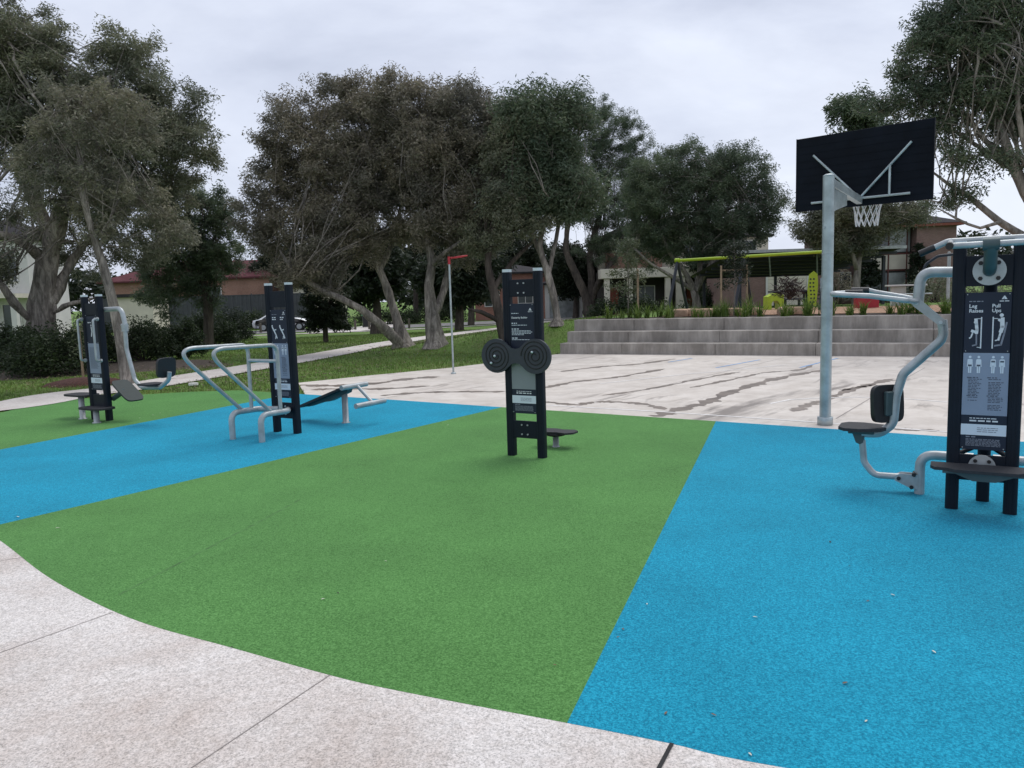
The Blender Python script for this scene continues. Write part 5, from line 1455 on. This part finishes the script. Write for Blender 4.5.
# red roof house
root, k = house('red_roof_house', 'brick house with dull red tiled roof beyond the grey fence', 200, 78)
mb = MB(); mb.box((0, 5, 2.4), (17, 10, 4.8)); mb.build('wall', BRICKO, root)
mb = MB(); gable(mb, -9.5, 9.6, 0, 10, 4.85, 6.9, .5); gable(mb, 0, 8.4, -3, 4, 4.86, 6.3, .3); mb.build('roof', TILER, root)
mb = MB(); mb.box((4.2, -1.4, 2.4), (7.6, 3, 4.8)); mb.build('wing', BRICKO, root)
win(root, 2.6, 3.3, 1.4, 1.1, -2.9); win(root, -4.2, 2.9, 1.8, 1.3, 0)
mb = MB(); mb.box((-3.5, 6, 6.2), (.7, .7, 1.6)); mb.build('chimney', BRICKR, root)
# fence
p = base_at(207, 69); root = thing('steel_fence', 'long grey steel panel fence in front of the red roofed house', 'fence', Vector((p.x, p.y, p.z)), R_(3))
for i in range(7):
    mb = MB(); x0 = -9 + i * 2.6; N = 26; vs = []
    for j in range(2):
        for q in range(N + 1): vs.append((x0 + 2.52 * q / N, .03 * (1 if (q // 2) % 2 else -1), .5 if j == 0 else 2.95))
    mb.add(vs, [(q, q + 1, N + 2 + q, N + 1 + q) for q in range(N)]); mb.add([(v[0], v[1] + .012, v[2]) for v in vs], [(q, q + 1, N + 2 + q, N + 1 + q)[::-1] for q in range(N)])
    mb.box((x0 + 1.26, 0, 2.98), (2.56, .08, .07)); mb.box((x0 + 1.26, 0, .3), (2.56, .08, .5)); mb.build('panel', FENCE, root)
    mb = MB(); mb.box((x0 - .04, 0, 1.55), (.08, .1, 3.1)); mb.build('post', FENCE, root)
# cream gable wall house behind the middle tower's right
root, k = house('cream_house', 'cream rendered house end wall right of the dip bar tower', 305, 74)
mb = MB(); mb.box((0, 4, 1.9), (4.6, 8, 3.8)); mb.build('wall', CREAM, root); mb = MB(); gable(mb, -2.3, 2.3, 0, 8, 3.82, 5.0); mb.build('roof', TILED, root); win(root, .4, 2.1, .9, 1.2, 0)
# brick house with white garage
root, k = house('brick_house', 'red brick house with white garage door behind the spiral board tower', 520, 72)
mb = MB(); mb.box((-.6, 4, 2.2), (7.2, 8, 4.4)); mb.build('wall', BRICKR, root)
mb = MB(); gable(mb, -4.2, 3.0, 0, 8, 4.42, 5.3); gable(mb, 2.2, 5.8, -1.5, 6, 3.3, 4.4, .2); mb.build('roof', TILED, root)
mb = MB(); mb.box((4.0, 2.2, 1.65), (3.4, 7, 3.3)); mb.build('garage', WHITER, root)
mb = MB(); mb.box((4.0, -1.33, 1.3), (2.7, .06, 2.4)); mb.build('garage_door', CURT, root)
win(root, -2.6, 2.0, 1.3, 1.3, 0); win(root, .5, 2.2, 1.3, 1.3, 0)
# cream portico houses
root, k = house('portico_house', 'cream house with tall portico columns and orange brick upper storey', 667, 62)
mb = MB(); mb.box((0, 5, 1.75), (11, 8, 3.5)); mb.build('wall', RECESS, root)  # shade of the recessed porch put into the wall colour
mb = MB(); mb.box((0, 5.2, 5.0), (10.5, 7, 2.4)); mb.box((-.2, 0, 3.35), (10.4, 2.2, .75), .02); mb.box((2.2, 1.2, 4.9), (3.2, 1.4, 2.6)); mb.build('portico', CREAM, root)
mb = MB(); mb.box((-2.4, 1.55, 4.4), (4.6, .3, 1.3)); mb.build('brick_band', BRICKO, root)
mb = MB(); gable(mb, -5.3, 5.3, 1.6, 8.8, 6.2, 7.8, .4); mb.build('roof', TILED, root)
for x_ in (-4.9, -3.1, -.1, .9, 3.6, 4.8): mb = MB(); mb.box((x_, -.75, 1.49), (.42 if x_ != .9 else .7, .42, 2.97), .02); mb.build('column', CREAM, root)
mb = MB(); mb.box((2.3, .96, 1.15), (1.0, .06, 2.3)); mb.build('door', DOORR, root); mb = MB(); mb.box((-4.2, .96, 1.15), (.9, .06, 2.3)); mb.build('door', DOORR, root)
win(root, -1.6, 1.5, 1.5, 1.6, .98); win(root, 3.9, 1.5, 1.0, 1.6, .98); win(root, 2.2, 5.1, 1.2, 1.3, .49); win(root, -2.4, 5.4, 1.4, .6, 1.68)
root, k = house('portico_house', 'cream house with slim columns half hidden by the round gum', 736, 66)
mb = MB(); mb.box((0, 5, 1.75), (7, 8, 3.5)); mb.build('wall', RECESS, root)  # wall darkened by colour for the shade behind the columns
mb = MB(); mb.box((0, 5.2, 5.0), (6.6, 7, 2.4)); mb.box((0, 0, 3.35), (6.8, 2.2, .75), .02); mb.build('portico', CREAM, root)
mb = MB(); gable(mb, -3.3, 3.3, 1.7, 8.7, 6.2, 7.6, .4); mb.build('roof', TILED, root)
for x_ in (-3.1, -1.2, 1.0, 2.9): mb = MB(); mb.box((x_, -.75, 1.49), (.42, .42, 2.97), .02); mb.build('column', CREAM, root)
mb = MB(); mb.box((.1, .96, 1.15), (.95, .06, 2.3)); mb.build('door', DOORR, root); win(root, -2.1, 1.5, 1.1, 1.6, .98); win(root, 1.9, 1.5, 1.0, 1.6, .98); win(root, -1.4, 5.1, 1.2, 1.2, 1.68); win(root, 1.6, 5.1, 1.2, 1.2, 1.68)
# brown brick garage behind shelter
root, k = house('brick_garage', 'brown brick garage with cream roller door behind the shelter', 787, 50)
mb = MB(); mb.box((0, 3.5, 1.6), (6.8, 7, 3.2)); mb.build('wall', BRICKB, root); mb = MB(); gable(mb, -3.4, 3.4, 0, 7, 3.22, 3.7); mb.build('roof', TILED, root)
mb = MB()
for q in range(9): mb.box((0, -.03, .18 + q * .24), (2.5, .05, .232), .01)
mb.build('roller_door', CREAM, root); mb = MB()
for s_ in (-1, 1): mb.box((s_ * 1.32, -.03, 1.15), (.12, .09, 2.3))
mb.box((0, -.03, 2.36), (2.76, .09, .12)); mb.build('door_frame', WHITER, root)
# brown brick flats, right
root, k = house('brick_flats', 'two storey brown brick flats with tall bay window and dark roof', 905, 52, R_(-8))
mb = MB(); mb.box((-1.4, 3.6, 2.55), (7.0, 7, 5.1)); mb.box((1.25, 2.0, 2.55), (2.4, 7.4, 5.098)); mb.build('wall', BRICKB, root)
mb = MB(); gable(mb, -4.9, 2.5, -1.5, 7.2, 5.12, 6.7, .45); mb.build('roof', TILED, root)
mb = MB(); mb.box((-1.2, -1.93, 5.0), (7.9, .14, .16)); mb.build('gutter', DOORR, root)
mb = MB(); mb.box((-1.6, -.35, 2.5), (3.2, .9, 5.0)); bay = mb.build('bay', RECESS, root)
for z_, h, gl, nm in ((4.15, 1.5, CURT, 'bay_window'), (2.75, .95, CREAM, 'bay_panel'), (1.25, 1.6, CURT, 'bay_window')):
    for x_, w in ((-2.85, .5), (-1.95, 1.05), (-.8, 1.05), (-.15, .2)):
        mb = MB(); mb.box((x_, -.825, z_), (w, .05, h)); mb.build(nm, gl if not (nm == 'bay_window' and x_ == -1.95) else GLASS, bay)
mb = MB()
for x_ in (-3.15, -2.52, -1.37, -.24): mb.box((x_, -.84, 2.5), (.07, .08, 4.98))
for z_ in (2.22, 3.28): mb.box((-1.6, -.845, z_), (3.2, .09, .08))
mb.build('bay_frame', MAT('maroon_frame', (.12, .035, .03), .6), bay)
win(root, -4.05, 4.0, 1.1, 1.3, .1); win(root, -4.05, 1.4, 1.1, 1.5, .1)
mb = MB(); mb.tube([(1.6, 2, 6), (1.6, 2, 8.3)], .025, 6); mb.tube([(1.1, 2, 8.1), (2.2, 2, 8.15)], .018, 6)
for q in range(4): mb.tube([(1.2 + q * .28, 1.6, 8.11), (1.2 + q * .28, 2.4, 8.11)], .012, 4)
mb.build('antenna', STEEL, root)
for px, Y, h, lab in ((868, 50, 4.6, 'tall narrow dark cypress left of the bay window'), (918, 50, 4.4, 'tall narrow dark cypress right of the bay window')):
    shrub('cypress', lab, 'tree', base_at(px, Y), .75, .6, h, L_DARK, 6000, int(px), (.18, .04), 'cypresses by the flats')
for px, Y, h, rx, lab in ((838, 40, 2.3, 1.0, 'bare twiggy grey shrub behind the hoop pole'), (935, 36, 1.7, 1.3, 'rounded olive shrub in front of the flats right wall'), (985, 40, 2.2, 2.2, 'olive shrub glimpsed through the right tower')):
    shrub('shrub', lab, 'shrub', base_at(px, Y), rx, rx * .8, h, L_OLIVE if px > 900 else L_BROWN, 2600, int(px), (.12, .022), 'shrubs near the flats')
# distant tree belt: reads as one mass
rng = np.random.default_rng(99); C = []
for k in range(900):
    x = rng.uniform(-110, 110); y = 98 + rng.uniform(0, 12) + .05 * x; hh = 5.5 + 2 * math.sin(x * .11) + 1.5 * math.sin(x * .31 + 1)
    C.append((x, y, rng.uniform(.2, 1) ** .7 * hh))
o = quads_mesh('distant_trees', leaves(np.array(C), 40, 1.1, (.9, .22), rng, .2), L_DARK); tag(o, kind='stuff')

# ------------------------------------------------------------------ grass blades, litter on rubber
rng = np.random.default_rng(3)
n = 150000
x = rng.uniform(-26, 9, n); y = 14 + (rng.uniform(0, 1, n) ** 1.6) * 30
s_, t_ = st(x, y)
def inside(poly, X, Y_):
    c = np.zeros(len(X), bool); m = len(poly)
    for i in range(m):
        a, b = poly[i], poly[(i + 1) % m]
        cond = ((a.y > Y_) != (b.y > Y_)) & (X < (b.x - a.x) * (Y_ - a.y) / (b.y - a.y + 1e-12) + a.x)
        c ^= cond
    return c
keep = ~inside(court, x, y) & ~inside(outline, x, y) & ~((s_ > -.02) & (t_ > -.05)) & (np.abs(x / np.maximum(y, 1)) < .85)
pth = bpy.data.objects['rear_path'].data; pv = np.array([v.co[:2] for v in pth.vertices]).reshape(-1, 5, 2)[:, 2]
seg = pv[::2]
dist = np.full(n, 1e9)
for q in range(len(pv) - 1):
    a, b = pv[q], pv[q + 1]; ab = b - a; L2 = (ab ** 2).sum()
    u = np.clip(((x - a[0]) * ab[0] + (y - a[1]) * ab[1]) / L2, 0, 1); dist = np.minimum(dist, np.hypot(x - a[0] - u * ab[0], y - a[1] - u * ab[1]))
keep &= dist > .69 + .1 * rng.uniform(0, 1, n) ** 2
litter = ((x + 15.2) / 6.4) ** 2 + ((y - 22.6) / 3.5) ** 2 < 1
keep &= ~litter | (rng.uniform(0, 1, n) < .06)
x, y = x[keep], y[keep]; n = len(x); z = tz(x, y) - .012
a = rng.uniform(0, 2 * PI, n); h = rng.uniform(.03, .085, n); ln = rng.normal(0, .03, n); w = .006 + y * .00028
V = np.stack([np.stack([x - w * np.cos(a), y - w * np.sin(a), z], 1), np.stack([x + w * np.cos(a), y + w * np.sin(a), z], 1), np.stack([x + ln * np.sin(a), y + ln * np.cos(a), z + h], 1)], 1)
tag(quads_mesh('grass_blades', V, BLADE), kind='stuff')
# scuff line in the green rubber, faint sawn joints in the court, bark and leaf litter under the gums
gline('rubber_scuff', [(118, 596), (200, 553), (262, 521), (300, 500)], .022, MAT('green_scuff', (.064, .18, .042), .9, 0, .35, 9), .0052)
gline('court_joint', [(560, 411), (640, 391), (720, 373), (784, 358)], .010, JOINT, .0066)
gline('court_joint', [(380, 399), (470, 385), (560, 372), (640, 361)], .010, JOINT, .0066)
rng = np.random.default_rng(8); n = 5200
k_ = rng.integers(0, 6, n); cx_ = np.array([-3.9, -2.8, -.6, 2.2, -9, -6.5])[k_]; cy_ = np.array([29, 28.2, 30, 41, 20, 18.2])[k_]
x = cx_ + rng.normal(0, 2.6, n); y = cy_ + rng.normal(0, 2.2, n); s_, t_ = st(x, y)
kp = ~inside(court, x, y) & ~inside(outline, x, y) & ~((s_ > -.02) & (t_ > -.05)); 
dp = np.full(len(x), 1e9)
for q in range(len(pv) - 1):
    a, b = pv[q], pv[q + 1]; ab = b - a; u = np.clip(((x - a[0]) * ab[0] + (y - a[1]) * ab[1]) / (ab ** 2).sum(), 0, 1); dp = np.minimum(dp, np.hypot(x - a[0] - u * ab[0], y - a[1] - u * ab[1]))
kp &= (dp > .72) | (rng.uniform(0, 1, len(x)) < .07)
x, y = x[kp], y[kp]; n = len(x); z = tz(x, y) + .015 + rng.uniform(0, .03, n)
a = rng.uniform(0, 2 * PI, n); l_ = rng.uniform(.03, .09, n); w = rng.uniform(.008, .02, n); tl = rng.normal(0, .02, n)
V = np.stack([np.stack([x - l_ * np.cos(a), y - l_ * np.sin(a), z], 1), np.stack([x + w * np.sin(a), y - w * np.cos(a), z + .01], 1), np.stack([x + l_ * np.cos(a), y + l_ * np.sin(a), z + tl], 1), np.stack([x - w * np.sin(a), y + w * np.cos(a), z + .006], 1)], 1)
tag(quads_mesh('fallen_leaf_litter', V, leafmat('litter_leaf', [(.10, .065, .04), (.17, .12, .08), (.26, .21, .16), (.07, .05, .04)], .05)), kind='stuff')
# fallen leaves
LM = [MAT('dry_leaf', (.16, .09, .05), .8), MAT('pale_leaf', (.55, .55, .45), .8), MAT('dark_leaf', (.03, .025, .02), .8)]
def leaf_mesh(mat, k):
    mb = MB(); mb.add([(-.03, 0, .002), (-.008, .011, .008), (.02, .008, .006), (.035, 0, .003), (.02, -.009, .009), (-.008, -.012, .005)], [(0, 5, 4, 3, 2, 1)[::-1]]); o = mb.build('l', mat); me = o.data; bpy.data.objects.remove(o); return me
LMs = [leaf_mesh(m_, i) for i, m_ in enumerate(LM)]
CN = ('small brown fallen leaf lying on the rubber surface', 'small pale fallen leaf lying on the rubber surface', 'small dark fallen leaf lying on the rubber surface')
for px, py, k in ((232, 647, 2), (323, 599, 1), (338, 593, 2), (386, 561, 1), (555, 665, 0), (618, 637, 0), (623, 629, 0), (647, 604, 1), (755, 617, 1), (714, 715, 0), (845, 683, 0), (934, 652, 1), (866, 721, 1), (750, 754, 1), (850, 566, 2), (893, 595, 1), (868, 601, 0), (345, 420, 2), (448, 425, 1), (140, 418, 1), (153, 415, 1), (160, 413, 1), (58, 528, 1), (18, 517, 1), (290, 460, 2), (666, 713, 0), (830, 542, 2), (700, 470, 2)):
    p = gnd(px, py, .0092); o = link('fallen_leaf', LMs[k]); o.location = p; sc = .30 + .18 * random.random() if py > 560 else .55
    o.scale = (sc, sc, sc); o.rotation_euler = (0, 0, random.uniform(0, 6)); tag(o, CN[k], 'leaf', ('brown', 'pale', 'dark')[k] + ' fallen leaves on the rubber')
p = tg(190, 385); root = MB(); root.prism(superellipse(0, 0, .1, .07, .7, 12), 0, .05); o = root.build('paper_scrap', WHITEP); o.location = Vector((p.x + .2, p.y - .3, .02)); tag(o, 'scrap of white paper on the grass between path and green rubber', 'litter')
